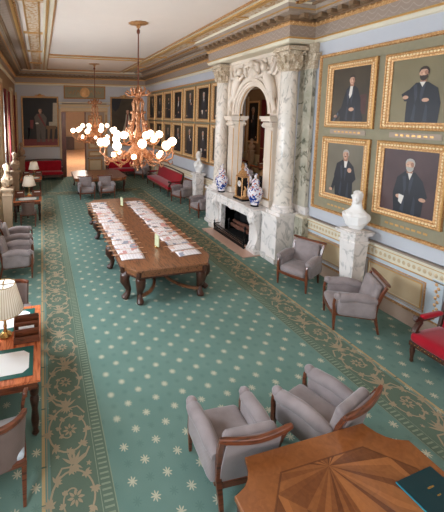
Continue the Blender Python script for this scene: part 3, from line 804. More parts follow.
for row, z in ((0, 4.26), (1, 2.68)):
    for k in range(7):
        painting('small_portrait', 'small gilt-framed portrait in the %s row, %s' % (('upper', 'lower')[row], names[k]), 'painting',
                 (px, 19.62-1.345*k, z), -pi/2, 1.16, 1.50, mk(kinds[(k+row*3) % 7]), CV[4] if k % 2 else CV[0], .13, 'small portraits in two rows')

def fig_king(b, T, w, h, cm):
    b.flat([(-w/2, -h/2), (w/2, -h/2), (w/2, h/2), (-w/2, h/2)], -.012, CV[4], T); y = -.016
    b.flat([(-w/2, -h/2), (w/2, -h/2), (w/2, -.36*h), (-w/2, -.36*h)], y+.002, 'paint_red', T)
    b.flat([(.25*w, -.1*h), (.5*w, -.1*h), (.5*w, .4*h), (.38*w, .4*h), (.36*w, 0), (.25*w, 0)], y+.001, 'paint_gown', T)
    b.flat([(-.12*w, -.42*h), (-.13*w, -.1*h), (-.18*w, .1*h), (-.1*w, .17*h), (.1*w, .17*h), (.19*w, .08*h), (.15*w, -.1*h), (.13*w, -.42*h), (.02*w, -.42*h), (0, -.15*h), (-.02*w, -.42*h)], y, 'suit_grey', T)
    b.flat([(-.08*w, .15*h), (-.03*w, .17*h), (.16*w, -.08*h), (.12*w, -.1*h)], y-.002, 'paint_red', T)
    b.flat(oval((-.1*w, -.03*h), .05*w, .018*h), y-.002, 'shirt', T)
    b.flat([(-.36*w, -.4*h), (-.36*w, -.14*h), (-.22*w, -.14*h), (-.2*w, .04*h), (-.3*w, .04*h), (-.3*w, -.12*h)], y+.0005, 'paint_red', T)
    for x in (.2, .34): b.flat([(x*w, -.42*h), ((x+.04)*w, -.42*h), ((x+.09)*w, -.14*h), (x*w, -.14*h)], y-.001, 'paint_wood', T)
    b.flat([(.16*w, -.15*h), (.46*w, -.15*h), (.46*w, -.08*h), (.16*w, -.08*h)], y-.001, 'paint_wood', T)
    head(b, T, 0, .235*h, .05*h)
def fig_lady(b, T, w, h, cm):
    b.flat([(-w/2, -h/2), (w/2, -h/2), (w/2, h/2), (-w/2, h/2)], -.012, CV[0], T); y = -.016
    b.flat([(-.5*w, .5*h), (-.1*w, .5*h), (-.2*w, .3*h), (-.35*w, .22*h), (-.5*w, .3*h)], y+.001, 'suit', T)
    b.flat([(-.2*w, -.45*h), (.05*w, 0), (.08*w, .16*h), (.2*w, .16*h), (.26*w, .02*h), (.3*w, -.15*h), (.42*w, -.45*h)], y, 'paint_gown', T)
    b.flat([(.13*w, .17*h), (.18*w, .17*h), (.12*w, -.15*h), (.08*w, -.12*h)], y-.001, 'paint_red', T)
    head(b, T, .15*w, .22*h, .05*h)
painting('full_length_portrait', 'large full-length portrait of standing person in grey uniform above the far left red sofa', 'painting', (-.05, YF-.01, 3.36), 0, 2.12, 2.98, fig_king, CV[4], .09, None, True, True)
painting('full_length_portrait', 'large full-length portrait of person in pale gown behind the front chandelier', 'painting', (5.02, YF-.01, 3.36), 0, 1.75, 3.05, fig_lady, CV[0], .09, None, True, True)
painting('portrait_painting', 'tall gilt framed painting on the left wall behind the third bust, seen in the mirror', 'painting', (XL+.01, 20.35, 3.35), pi/2, 1.3, 2.8, mk('standing'), CV[4], .14)

# ------------------------------------------------------------------ armchair
def armchair(label, loc, rz, name='armchair', frame='wood_red', fab='grey', backf='grey_back', cat='armchair'):
    t = thing(name, label, cat, loc, rz, 'grey upholstered armchairs')
    for s in (-1, 1):
        b = MB(); x = s*.315       # front leg running up into the arm support
        b.tube([(x, .31, 0), (x, .315, .06), (x, .32, .28), (x, .32, .36), (x, .335, .48), (x, .325, .57), (x, .28, .625), (x, .22, .63)],
               [.72, .8, 1.15, 1.1, .85, .85, .95, .8], frame, None, 4, (.045, .045), (1, 0, 0)); b.obj('leg', t, .004)
        b = MB()                   # rear leg and back post
        b.tube([(s*.27, -.40, 0), (s*.275, -.36, .18), (s*.285, -.32, .36), (s*.295, -.34, .55), (s*.315, -.39, .75), (s*.33, -.45, .90)],
               [.75, .95, 1.15, 1.05, 1.0, .95], frame, None, 4, (.042, .05), (1, 0, 0)); b.obj('leg', t, .004)
        b = MB()                   # padded arm
        b.rbox((s*.315, -.02, .47), (.125, .60, .34), .055, fab)
        n = 9; P = [(s*(.325-.02*i/n), .275-.6*i/n, .635-.01*abs(i-n/2)+(.015 if i else 0)) for i in range(n+1)]
        b.tube(P, [.066, .084]+[.082]*(n-3)+[.070, .055], fab, None, 14)
        b.sphere((s*.322, .275, .635), .068, fab, None, 10); b.obj('armrest', t)
    b = MB(); n = 10               # seat rails
    P = [(-.315+.63*i/n, .315+.035*sin(pi*i/n), .30) for i in range(n+1)]
    b.tube(P, 1, frame, None, 4, (.035, .065), (0, 0, 1))
    b.box((-.30, 0, .30), (.03, .62, .06), frame); b.box((.30, 0, .30), (.03, .62, .06), frame); b.box((0, -.325, .30), (.56, .035, .07), frame); b.obj('seat_rail', t, .004)
    b = MB(); b.rbox((0, .03, .385), (.545, .66, .15), .06, fab, None, 7, .03); b.obj('seat', t)
    b = MB()                       # curved crest rail
    P = [(-.37+.74*i/12, -.47-.035*sin(pi*i/12), .925-.018*sin(pi*i/12)+.012*abs(i-6)/6) for i in range(13)]
    b.tube(P, [.75]+[1]*11+[.75], frame, None, 4, (.042, .055), (0, 0, 1)); b.obj('crest_rail', t, .008)
    b = MB(); tl = radians(-13)
    b.rbox((0, 0, 0), (.55, .11, .50), .05, fab, TX((0, -.325, .655), -tl), 7)
    b.obj('backrest', t)
    b = MB(); b.box((0, 0, 0), (.56, .02, .58), backf, TX((0, -.39, .62), -tl)); b.obj('outer_back', t)
    return t
def face(dx, dy): return atan2(dy, dx)-pi/2      # rotation putting local +y along (dx,dy)
A0 = armchair('left one of two grey armchairs seen from behind beside the sunburst table', (1.83, 2.88, 0), radians(-3))
dup(A0, (2.93, 2.88, 0), radians(17), 'right one of two grey armchairs seen from behind beside the sunburst table, turned inward')
dup(A0, (5.52, 6.18, 0), face(-.91, -.41), 'grey armchair against the right wall beside the marble chimney plinth')
dup(A0, (5.36, 4.72, 0), face(-.86, .50), 'grey armchair in front of the marble bust pedestal, seen from its side')
dup(A0, (5.80, 11.68, 0), face(-1, -.12), 'small grey armchair just behind the marble fireplace')
dup(A0, (5.86, 13.75, 0), face(-.95, -.3), 'small grey armchair between the right-hand red sofa and the far bust')
dup(A0, (5.75, 19.6, 0), face(-.8, -.6), 'distant grey armchair in the far right corner past the red sofa')
dup(A0, (1.91, 15.45, 0), face(0, -1), 'left one of the two grey armchairs standing before the distant square table')
dup(A0, (2.83, 15.45, 0), face(0, -1), 'right one of the two grey armchairs standing before the distant square table')
dup(A0, (-.62, 8.33, 0), face(1, 0), 'grey armchair at the left wall past the foreground desk, nearer of two')
dup(A0, (-.66, 9.45, 0), face(1, .05), 'grey armchair at the left wall, farther of two side by side, before the first bust')

# ------------------------------------------------------------------ sofas
def sofa(label, loc, rz, L, name='sofa', arms='pad', h=1.0, dz=0):
    t = thing(name, label, 'sofa', loc, rz)
    nl = max(2, int(L/.95)+1)
    for i in range(nl):
        x = -L/2+.05+(L-.1)*i/(nl-1)
        b = MB(); b.lathe([(.018, 0), (.026, .03), (.02, .06), (.03, .14), (.038, .2), (.03, .22), (.036, .27)], 'wood_carved', None, 10, (x, .33, 0)); b.obj('leg', t)
    for x in (-L/2+.05, L/2-.05):
        b = MB(); b.tube([(x, -.40, 0), (x, -.35, .15), (x, -.32, .3)], [.8, 1, 1.1], 'wood_carved', None, 4, (.05, .05), (1, 0, 0)); b.obj('leg', t)
    b = MB(); b.box((0, 0, .29), (L, .70, .07), 'wood_carved'); 
    for i in range(int(L/.05)): b.sphere((-L/2+.03+i*.05, .352, .30), .010, 'brass', None, 6)
    for i in range(13): b.sphere((-L/2-.002, -.3+i*.05, .30), .014, 'brass', None, 6); b.sphere((L/2+.002, -.3+i*.05, .30), .014, 'brass', None, 6)
    b.obj('seat_rail', t, .006)
    b = MB(); b.rbox((0, .03, .40), (L-.01, .69, .17), .07, 'red', None, 8, .03); b.obj('seat', t)
    b = MB(); T = TX((0, -.33, .70), radians(12)); b.rbox((0, 0, 0), (L-.12, .12, h-.46), .05, 'red', T, 6); b.obj('backrest', t)
    b = MB(); b.box((0, -.06, 0), (L-.02, .03, h-.36), 'wood_dark', T)
    P = [(-L/2+L*i/16, -.01, (h-.42)/2+.03+.05*sin(pi*i/16)) for i in range(17)]; b.tube(P, 1, 'wood_carved', T, 4, (.07, .055), (0, 0, 1))
    for s in (-1, 1): b.box((s*(L/2-.02), -.01, 0), (.05, .08, h-.38), 'wood_carved', T)
    b.obj('back_frame', t, .006)
    for s in (-1, 1):
        x = s*(L/2-.04)
        b = MB()
        b.tube([(x, .24, .46), (x, .31, .50), (x, .27, .57), (x, .20, .62), (x, .22, .68), (x, .31, .71), (x, .33, .67)], [1.1, 1.3, 1.1, 1.0, 1.1, 1.3, .8], 'wood_carved', None, 8, (.055, .055), (1, 0, 0))
        b.sphere((x, .30, .685), .045, 'wood_carved', None, 10, (.8, 1, 1)); b.tube([(x, .25, .67), (x, 0, .66), (x, -.30, .70)], 1, 'wood_carved', None, 4, (.05, .035), (1, 0, 0)); ao = b.obj('arm_support', t, .006)
        b = MB(); b.rbox((x, -.03, .705), (.085, .44, .07), .035, 'red', None, 5); b.obj('arm_pad', ao)
    return t
sofa('crimson velvet settee with carved scroll arm cut by the right edge', (5.80, 2.83, 0), face(-1, -.02), 1.72)
sofa('long crimson sofa against the right wall beyond the fireplace', (5.93, 16.35, 0), face(-1, 0), 3.3, h=1.12)
sofa('crimson sofa against the far wall left of the doorway', (.05, 20.55, 0), face(0, -1), 2.2, h=1.2)
sofa('crimson sofa against the far wall right of the doorway, below the chandelier', (4.95, 20.62, 0), face(0, -1), 2.3, h=1.2)

# ------------------------------------------------------------------ tables
def cab_leg(b, x, y, h, dx, dy, mat='wood_carved', k=1.0):
    b.tube([(x, y, h), (x+.05*dx*k, y+.05*dy*k, h-.08), (x+.055*dx*k, y+.055*dy*k, h-.18), (x+.01*dx, y+.01*dy, h-.34), (x-.01*dx, y-.01*dy, .20), (x+.015*dx, y+.015*dy, .10), (x+.05*dx*k, y+.05*dy*k, .04), (x+.04*dx, y+.04*dy, 0)],
           [.05*k, .075*k, .07*k, .045*k, .038*k, .042*k, .055*k, .045*k], mat, None, 10)
    b.sphere((x+.065*dx*k, y+.065*dy*k, h-.12), .04*k, mat, None, 8); b.sphere((x+.05*dx*k, y+.05*dy*k, .04), .05*k, mat, None, 8, (1, 1, .8))
def long_table():
    X0, X1, Y0, Y1 = 1.49, 3.49, 6.18, 12.05; c = .24; cx, cy = (X0+X1)/2, (Y0+Y1)/2; W, L = X1-X0, Y1-Y0
    t = thing('reading_table', 'long oak reading table with carved legs covered in newspapers', 'table', (cx, cy, 0))
    def oct_(i): 
        a, b_ = W/2-i, L/2-i; q = c
        return [(-a+q, -b_), (a-q, -b_), (a, -b_+q*1.6), (a, b_-q*1.6), (a-q, b_), (-a+q, b_), (-a, b_-q*1.6), (-a, -b_+q*1.6)]
    b = MB(); b.prism(oct_(0), .71, .76, 'wood_table', None, .012); b.obj('tabletop', t, .004)
    b = MB(); b.prism(oct_(.05), .56, .712, 'wood_table'); b.prism(oct_(.035), .56, .585, 'wood_carved')
    for x, y in oct_(.045): b.lathe([(.05, 0), (.05, .12), (.03, .14)], 'wood_carved', None, 8, (x, y, .565))
    b.obj('apron', t, .003)
    for sy in (-1, 1):
        for sx in (-1, 1):
            b = MB(); cab_leg(b, sx*(W/2-.34), sy*(L/2-.17), .58, 0, sy, 'wood_carved', 1.45); b.obj('leg', t)
            b = MB(); cab_leg(b, sx*(W/2-.16), sy*(L/2-.40), .58, sx, 0, 'wood_carved', 1.45); b.obj('leg', t)
    for y in (-1.05, 1.05):
        for sx in (-1, 1): b = MB(); cab_leg(b, sx*(W/2-.12), y, .58, sx, 0, 'wood_carved', 1.45); b.obj('leg', t)
    for sy in (-1, 1):
        b = MB()
        for sx in (-1, 1):
            P = [(sx*(W/2-.3)*(1-.85*sin(i/14*pi/2)), sy*(L/2-.15-1.0*(1-cos(i/14*pi/2))), .15) for i in range(15)]
            b.tube(P, 1, 'wood_table', None, 4, (.06, .05), (0, 0, 1))
            P = [(sx*(.12+.5*sin(i/14*pi)), sy*(L/2-1.1+.55*cos(i/14*pi)-.4), .15) for i in range(15)]
            b.tube(P, 1, 'wood_table', None, 4, (.055, .05), (0, 0, 1))
        b.obj('stretcher', t, .004)
    return t
long_table()

def newspaper(label, loc, rz, side, k):
    t = thing('newspaper', label, 'newspaper', loc, rz, 'newspapers on holders along the reading table')
    random.seed(k*17+side)
    w, d = random.uniform(.50, .60), random.uniform(.255, .27)
    b = MB(); n = 8; vs = []; fs = []
    for j in range(5):
        for i in range(n+1):
            x = -w/2+w*i/n; y = -d/2+d*j/4
            vs.append((x, y, .010+.010*sin(i/n*pi)*random.uniform(.7, 1.1)+.016*(j/4)))
    for j in range(4):
        for i in range(n): a = j*(n+1)+i; fs.append((a, a+1, a+n+2, a+n+1))
    b.add(vs, fs, 'news'); b.noflip = True; o = b.obj('pages', t); sm = o.modifiers.new('s', 'SOLIDIFY'); sm.thickness = .006
    b = MB(); s = side; b.tube([(-s*(w/2+.10), d/2-.01, .026), (s*(w/2+.0), d/2-.01, .026), (s*(w/2+.15), d/2-.01, .026)], [.009, .012, .014], 'rod_wood', None, 8)
    b.sphere((s*(w/2+.155), d/2-.01, .026), .018, 'wood_honey', None, 8); b.obj('holder_rod', t)
for k in range(17):
    y = 6.85+k*.285
    newspaper('newspaper %s from the near end in the left row on the reading table' % ORD[k].replace('nearest', 'first'), (1.81+random.uniform(-.02, .02), y, .760), random.uniform(-.05, .03)-.01, -1, k)
for k in range(15):
    y = 6.74+k*.325
    newspaper('newspaper %s from the near end in the right row on the reading table' % ORD[k].replace('nearest', 'first'), (3.04+random.uniform(-.02, .02), y, .760), random.uniform(-.02, .07)+.02, 1, k+40)
for (x, y, l) in ((2.50, 7.25, 'small pale green card stand on the near end of the reading table'), (2.52, 10.95, 'small white card stand at the far end of the reading table')):
    t = thing('card_stand', l, 'sign', (x, y, .76), radians(12))
    b = MB(); b.rbox((0, 0, .012), (.10, .10, .024), .01, 'brass'); b.obj('base', t)
    b = MB(); b.box((0, 0, .16), (.025, .17, .27), simple('pale_card', sr(206, 208, 168), .5)); b.obj('card', t, .003)

def square_table(label, loc, half, name, top, withedge=True, h=.76, cc=.26):
    t = thing(name, label, 'table', loc)
    H = half
    def shape(i):
        pts = []; a = H-i; q = cc
        for k in range(4):
            ca = k*pi/2; cs, sn = round(cos(ca)), round(sin(ca))
            loc_ = [(a, -a+q*1.0)]+[]
            loc_ = [(a, -(a-q)), (a, a-q), (a-.02, a-q+.02)]+[(a-.03-(q-.05)*s_+.05*sin(pi*s_), a-q+.03+(q-.05)*s_-.0) for s_ in (.15, .35, .5, .65, .85)]
            # concave ogee across the corner
            loc_ = [(a, a-q)]+[(a-q*u+(-.045*sin(pi*u)), a-q+q*u+(-.045*sin(pi*u))) for u in (.12, .3, .5, .7, .88)]+[(a-q, a)]
            pts += [(cs*x-sn*y, sn*x+cs*y) for x, y in loc_]
        return pts
    b = MB(); b.prism(shape(0), h-.045, h, top, None, .008); b.obj('tabletop', t, .003)
    b = MB(); b.prism(shape(.05), h-.16, h-.044, 'wood_honey'); b.prism(shape(.03), h-.17, h-.15, 'wood_red'); b.obj('apron', t, .003)
    for sx in (-1, 1):
        for sy in (-1, 1):
            b = MB(); cab_leg(b, sx*(H-.2), sy*(H-.2), h-.15, sx*.7, sy*.7, 'wood_carved', .9); b.obj('leg', t)
    return t
square_table('large sunburst parquetry table with scalloped corners in the front right corner', (2.34, 1.46, 0), .925, 'parquetry_table', 'sunburst')
t = square_table('distant low wooden table in front of the doorway behind two armchairs', (2.75, 17.45, 0), 1.3, 'writing_table', 'wood_table')
for lab, loc, rz, sx, sy in (('dark teal leather folder lying on the right side of the sunburst table', (2.98, 1.72, .762), radians(3), .42, .30),
                             ('teal leather folder at the bottom edge on the sunburst table, only its tip in view', (2.0, 1.62, .762), radians(2), .40, .30)):
    t = thing('document_folder', lab, 'folder', loc, rz)
    b = MB(); b.rbox((0, 0, .011), (sx, sy, .004), .002, 'folder', None, 2); b.rbox((0, 0, .002), (sx, sy, .004), .002, 'folder', None, 2); b.box((-sx/2+.002, 0, .0065), (.004, sy, .012), 'folder_edge'); b.obj('cover', t)
    b = MB(); b.box((.005, 0, .0065), (sx-.03, sy-.02, .005), 'paper'); b.obj('pages', t)
    b = MB(); b.box((.02, .03, .0135), (.07, .012, .001), 'brass'); b.box((.02, -.03, .0135), (.04, .01, .001), 'brass'); b.obj('emblem', t)

# ------------------------------------------------------------------ chimney
def chimney():
    PX = 5.67; Y0, Y1 = 7.2, 11.06; YC = 9.13
    # marble plinths: structure of the chimney breast
    w = MB()
    for a, b_, nm in ((Y0, 7.80, 'trim_8'), (10.46, Y1, 'trim_9')):
        w = MB()
        w.box(((PX+XR)/2, (a+b_)/2, .60), (XR-PX, b_-a, 1.20), 'marble'); w.box(((PX+XR)/2-.02, (a+b_)/2, 1.23), (XR-PX+.06, b_-a+.06, .06), 'marble')
        w.box(((PX+XR)/2-.02, (a+b_)/2, .06), (XR-PX+.04, b_-a+.04, .12), 'marble'); struct(w, nm)
    w = MB()
    w.box((XR-.12, Y0-.16, .63), (.24, .28, 1.26), 'marble_green'); w.box((XR-.13, Y0-.17, 1.28), (.26, .3, .05), 'cream'); struct(w, 'trim_10'); w = MB()
    # wall of the overmantel with arched opening for the glass
    XO = 6.16; zb, zt = 1.25, 5.5; ow, spring = .78, 3.84
    pts = []
    def q(y0, z0, y1, z1): w.box(((XO+XR)/2, (y0+y1)/2, (z0+z1)/2), (XR-XO, y1-y0, z1-z0), 'stucco')
    q(7.80, zb, YC-ow, zt); q(YC+ow, zb, 10.46, zt)
    n = 16
    for i in range(n):
        a0, a1 = pi*i/n, pi*(i+1)/n
        y0, y1 = YC+ow*cos(a0), YC+ow*cos(a1); z0, z1 = spring+ow*1.1*sin(a0), spring+ow*1.1*sin(a1)
        vs = [(XO, y0, z0), (XO, y1, z1), (XO, y1, zt), (XO, y0, zt), (XR, y0, z0), (XR, y1, z1), (XR, y1, zt), (XR, y0, zt)]
        w.add(vs, [(0, 1, 2, 3), (4, 7, 6, 5), (0, 4, 5, 1)], 'stucco')
    struct(w, 'wall_chimney')
    # arch architrave with pilasters and imposts
    t = thing('mirror_surround', 'carved white arched surround above the mantel with relief figures', 'chimney surround', (XO, YC, 1.27))
    def O(b, name): o = b.obj(name, t, .0); o.location = (-XO, -YC, -1.27); return o
    b = MB()
    for r0, d, m in ((.76, .06, 'stucco'), (.82, .10, 'stucco'), (.90, .14, 'stucco'), (.98, .10, 'stucco')):
        P = [(XO-d/2, YC+(r0+.03)*cos(a), spring+(r0+.03)*1.08*sin(a)) for a in [pi*i/28 for i in range(29)]]
        b.tube(P, 1, m, None, 4, (.07, d), (1, 0, 0))
    for i in range(29):
        a = pi*(i+.5)/29; b.sphere((XO-.125, YC+.89*cos(a), spring+.89*1.08*sin(a)), .02, 'stucco', None, 6)
    O(b, 'archivolt')
    for s in (-1, 1):
        y = YC+s*.97
        b = MB(); b.box((XO-.07, y, (1.27+3.5)/2), (.14, .36, 3.5-1.27), 'stucco'); b.box((XO-.15, y, (1.5+3.4)/2), (.03, .26, 1.9), 'stucco'); b.box((XO-.10, y, 1.36), (.22, .46, .18), 'stucco')
        b.box((XO-.145, y, 2.4), (.012, .30, 1.95), 'gold_line'); O(b, 'pilaster')
        b = MB()
        b.box((XO-.1, y, 3.55), (.2, .40, .1), 'stucco'); b.box((XO-.13, y, 3.66), (.26, .42, .06), 'stucco'); b.box((XO-.15, y, 3.73), (.3, .46, .08), 'stucco')
        for e in (-1, 1): b.lathe([(.05, 0), (.06, .03), (.03, .06)], 'stucco', TX((XO-.18, y+e*.17, 3.52), 0, radians(-90)), 12)
        for k in range(4): b.sphere((XO-.2, y-.12+.08*k, 3.48), .035, 'stucco', None, 8)
        O(b, 'impost')
    # spandrel relief with figures
    b = MB(); random.seed(3)
    b.box((XO-.02, YC, 5.46), (.1, 2.9, .1), 'stucco')
    for s in (-1, 1): b.box((XO-.03, YC+s*1.30, 4.6), (.14, .16, 1.75), 'stucco')
    for s in (-1, 1):
        # reclining figure: torso, head, limbs and wing, as one carved relief
        P = [(XO-.06, YC+s*(.98), 4.25), (XO-.10, YC+s*(.92), 4.50), (XO-.12, YC+s*.80, 4.78), (XO-.12, YC+s*.68, 5.0)]
        b.tube(P, [.09, .13, .15, .09], 'stucco', None, 10); b.sphere((XO-.14, YC+s*.60, 5.14), .10, 'stucco', None, 12, (1, .9, 1.15))
        b.tube([(XO-.14, YC+s*.70, 4.98), (XO-.2, YC+s*.50, 4.88), (XO-.18, YC+s*.32, 5.02)], [.06, .05, .035], 'stucco')
        b.tube([(XO-.12, YC+s*.80, 4.95), (XO-.16, YC+s*1.0, 4.98), (XO-.14, YC+s*1.1, 5.2)], [.06, .05, .03], 'stucco')
        b.tube([(XO-.10, YC+s*.94, 4.45), (XO-.18, YC+s*1.08, 4.2), (XO-.1, YC+s*1.12, 3.95)], [.10, .075, .04], 'stucco')
        for k in range(6):
            b.tube([(XO-.05, YC+s*(.9+.02*k), 4.9), (XO-.07, YC+s*(1.0+.04*k), 5.1+.05*(k % 3)), (XO-.05, YC+s*(.98+.055*k), 5.32-.07*k)], [.045, .04, .015], 'stucco', None, 6)
        for k in range(26):
            b.sphere((XO-.04, YC+s*random.uniform(.3, 1.22), random.uniform(4.95, 5.40)), random.uniform(.03, .07), 'stucco', None, 7, (.7, 1, 1))
    # central cartouche
    b.lathe([(.26, 0), (.28, .05), (.22, .09), (.16, .08), (.12, .13), (.01, .15)], 'stucco', TX((XO, YC, 5.05), 0, radians(-90)), 18)
    b.sphere((XO-.14, YC, 5.30), .11, 'stucco', None, 10)
    for s in (-1, 1): b.tube([(XO-.1, YC+s*.15, 5.3), (XO-.14, YC+s*.32, 5.24), (XO-.1, YC+s*.34, 5.0), (XO-.08, YC+s*.22, 4.85)], [.05, .05, .04, .02], 'stucco')
    O(b, 'relief')
    # mirror
    t = thing('arched_mirror', 'tall arched looking glass above the mantelpiece', 'mirror', (XO+.03, YC, 1.27))
    b = MB(); poly = [(-.80, 0), (.80, 0), (.80, 2.56)]+[(.80*cos(a), 2.56+.88*sin(a)) for a in [pi*i/20 for i in range(1, 20)]]+[(-.80, 2.56)]
    b.prism(poly, 0, .01, 'mirror'); o = b.obj('glass', t); o.rotation_euler = (pi/2, 0, -pi/2)
    b = MB(); P = [(-.03, y, z) for y, z in poly]+[(-.03, -.80, 0)]; P = [(-.012, y*.97, z*.985+.01) for _, y, z in P]
    b.tube(P, .012, 'gold_line', None, 8); b.obj('frame', t)
    # columns
    def column(y, label):
        cx_ = 5.97; t = thing('marble_column', label, 'column', (cx_, y, 1.26))
        b = MB(); b.box((0, 0, .04), (.56, .56, .08), 'marble'); b.lathe([(.275, .08), (.28, .12), (.25, .16), (.235, .18), (.25, .21), (.24, .24), (.225, .26)], 'marble', None, 28); b.obj('base', t)
        b = MB(); b.lathe([(.225, .25), (.222, .8), (.215, 2.0), (.20, 3.2), (.195, 3.62)], 'marble_col', None, 32); b.obj('shaft', t)
        b = MB(); b.lathe([(.20, 3.60), (.215, 3.62), (.20, 3.64), (.19, 3.70), (.20, 3.85), (.24, 4.02), (.26, 4.08)], 'capital', None, 20)
        for row, (z, r, nn) in enumerate(((3.66, .20, 8), (3.80, .215, 8))):
            for k in range(nn):
                a = 2*pi*(k+.5*row)/nn; c, s = cos(a), sin(a)
                b.tube([(c*r, s*r, z), (c*(r+.03), s*(r+.03), z+.09), (c*(r+.075), s*(r+.075), z+.15), (c*(r+.10), s*(r+.10), z+.12)], [.9, 1.2, 1, .4], 'capital', None, 4, (.10, .035), (-s, c, 0))
        for k in range(4):
            a = pi/4+k*pi/2; c, s = cos(a), sin(a)
            b.tube([(c*.2, s*.2, 3.92), (c*.28, s*.28, 4.04), (c*.34, s*.34, 4.07), (c*.35, s*.35, 4.01), (c*.31, s*.31, 4.0)], [.03, .035, .04, .035, .02], 'capital', None, 8)
        b.box((0, 0, 4.12), (.58, .58, .06), 'capital'); b.box((0, 0, 4.17), (.52, .52, .05), 'capital'); b.obj('capital', t)
        return t
    column(7.40, 'tall veined marble column on the near side of the fireplace')
    column(10.66, 'tall veined marble column on the far side of the fireplace')
    # engaged pilasters behind
    for y, l in ((7.20, 'flat green-veined marble pilaster against the wall beside the near column'), (10.74, 'flat marble pilaster against the wall behind the far column')):
        t = thing('marble_pilaster', l, 'pilaster', (6.345, y, 1.31)); t.scale = (.52, 1, 1)
        b = MB(); b.box((0, 0, .1), (.22, .5, .2), 'marble'); b.obj('base', t)
        b = MB(); b.box((0, 0, 1.9), (.2, .42, 3.4), 'marble_green'); b.obj('shaft', t)
        b = MB(); b.box((0, 0, 3.85), (.22, .5, .5), 'capital')
        for k in range(4): 
            for zz in (3.68, 3.86): b.tube([(-.09, -.2+.13*k, zz), (-.12, -.2+.13*k, zz+.1), (-.16, -.2+.13*k, zz+.1)], [.045, .05, .02], 'capital', None, 8)
            b.tube([(-.2+.1*k, -.25, 3.8), (-.2+.1*k, -.3, 3.95), (-.2+.1*k, -.34, 3.93)], [.045, .05, .02], 'capital', None, 8)
        b.box((0, 0, 4.14), (.26, .5, .1), 'capital'); b.obj('capital', t)
    # fireplace
    t = thing('fireplace', 'white marble fireplace with scrolled jambs and black opening', 'fireplace', (5.6, YC, 0))
    def O2(b, name, bev=0): o = b.obj(name, t, bev); o.location = (-5.6, -YC, 0); return o
    b = MB(); sh = [(6.16, 7.80), (5.62, 7.80), (5.45, 7.88), (5.45, 8.30), (5.50, 8.40), (5.50, YC*2-8.40), (5.45, YC*2-8.30), (5.45, YC*2-7.88), (5.62, YC*2-7.80), (6.16, YC*2-7.80)]
    b.prism(sh, 1.20, 1.255, 'marble'); b.prism([(x+.04 if x < 6 else x, YC+(y-YC)*.98) for x, y in sh], 1.15, 1.2, 'marble'); O2(b, 'mantel_shelf', .006)
    b = MB(); b.box((5.75, YC, 1.06), (.40, 2.3, .2), 'marble'); b.box((5.545, YC, 1.06), (.02, 1.5, .13), 'marble'); b.rbox((5.54, YC, 1.05), (.08, .22, .2), .03, 'marble'); O2(b, 'frieze', .004)
    for s in (-1, 1):
        y = YC+s*1.08; b = MB()
        P = [(5.50, 1.14), (5.47, 1.02), (5.48, .9), (5.56, .75), (5.62, .55), (5.60, .35), (5.54, .22), (5.50, .12), (5.50, .0)]
        poly = P+[(5.85, 0), (5.85, 1.14)]
        b.prism([(x, z) for x, z in poly], -.15, .15, 'marble', Matrix(((1, 0, 0, 0), (0, 0, 1, y), (0, 1, 0, 0), (0, 0, 0, 1))))
        b.lathe([(.09, -.17), (.10, -.15), (.10, .15), (.09, .17)], 'marble', TX((5.56, y, 1.02), radians(90)), 16)
        b.sphere((5.47, y, .93), .07, 'marble', None, 8, (.6, 1, 1.6)); b.box((5.70, y+s*.05, .06), (.44, .44, .12), 'marble'); O2(b, 'jamb', .006)
        b = MB(); b.box((5.9, YC+s*1.02, .58), (.5, .44, 1.16), 'marble'); O2(b, 'side_slip')
    b = MB(); b.box((6.38, YC, .5), (.04, 1.8, 1.0), 'firebrick'); b.box((6.1, YC, .99), (.6, 1.7, .04), 'firebrick')
    for s in (-1, 1): b.box((6.1, YC+s*.82, .5), (.6, .04, 1.0), 'firebrick')
    b.box((6.05, YC, .01), (.7, 1.7, .02), 'firebrick'); O2(b, 'firebox')
    b = MB(); b.box((5.40, YC+.0-.16, .012), (.60, 2.45, .024), simple('pink_marble', sr(206, 170, 152), .3, 0, .1, 4)); O2(b, 'hearth_slab', .004)
    # fender
    t = thing('fire_fender', 'black iron fender with open rails in front of the hearth', 'fender', (5.45, YC, .024))
    b = MB(); 
    for z in (.03, .13, .22): b.tube([(.25, -.86, z), (0, -.86, z), (0, .86, z), (.25, .86, z)], .014, 'iron', None, 8)
    b.box((0, 0, .04), (.04, 1.7, .07), 'iron')
    b.obj('rails', t)
    b = MB()
    for i in range(24): b.tube([(0, -.84+i*.073, .03), (0, -.84+i*.073, .22)], .008, 'iron', None, 6)
    b.obj('bars', t)
    for s in (-1, 1): b = MB(); b.lathe([(.03, 0), (.02, .1), (.035, .2), (.015, .26), (.03, .3), (.005, .34)], 'iron', None, 10, (0, s*.86, 0)); b.obj('finial', t)
    for s, l in ((-1, 'black iron firedog on the near side inside the fireplace'), (1, 'black iron firedog on the far side inside the fireplace')):
        t = thing('firedog', l, 'firedog', (5.75, YC+s*.45, .02), 0, 'pair of firedogs')
        b = MB(); b.tube([(0, -.08, 0), (0, -.05, .1), (0, 0, .14), (0, .05, .1), (0, .08, 0)], .018, 'iron'); b.tube([(.4, 0, 0), (.4, 0, .16), (0, 0, .16)], .015, 'iron'); b.obj('bar', t)
        b = MB(); b.lathe([(.03, .12), (.02, .2), (.04, .3), (.02, .36), (.05, .42), (.01, .5)], 'iron', None, 12); b.obj('upright', t)
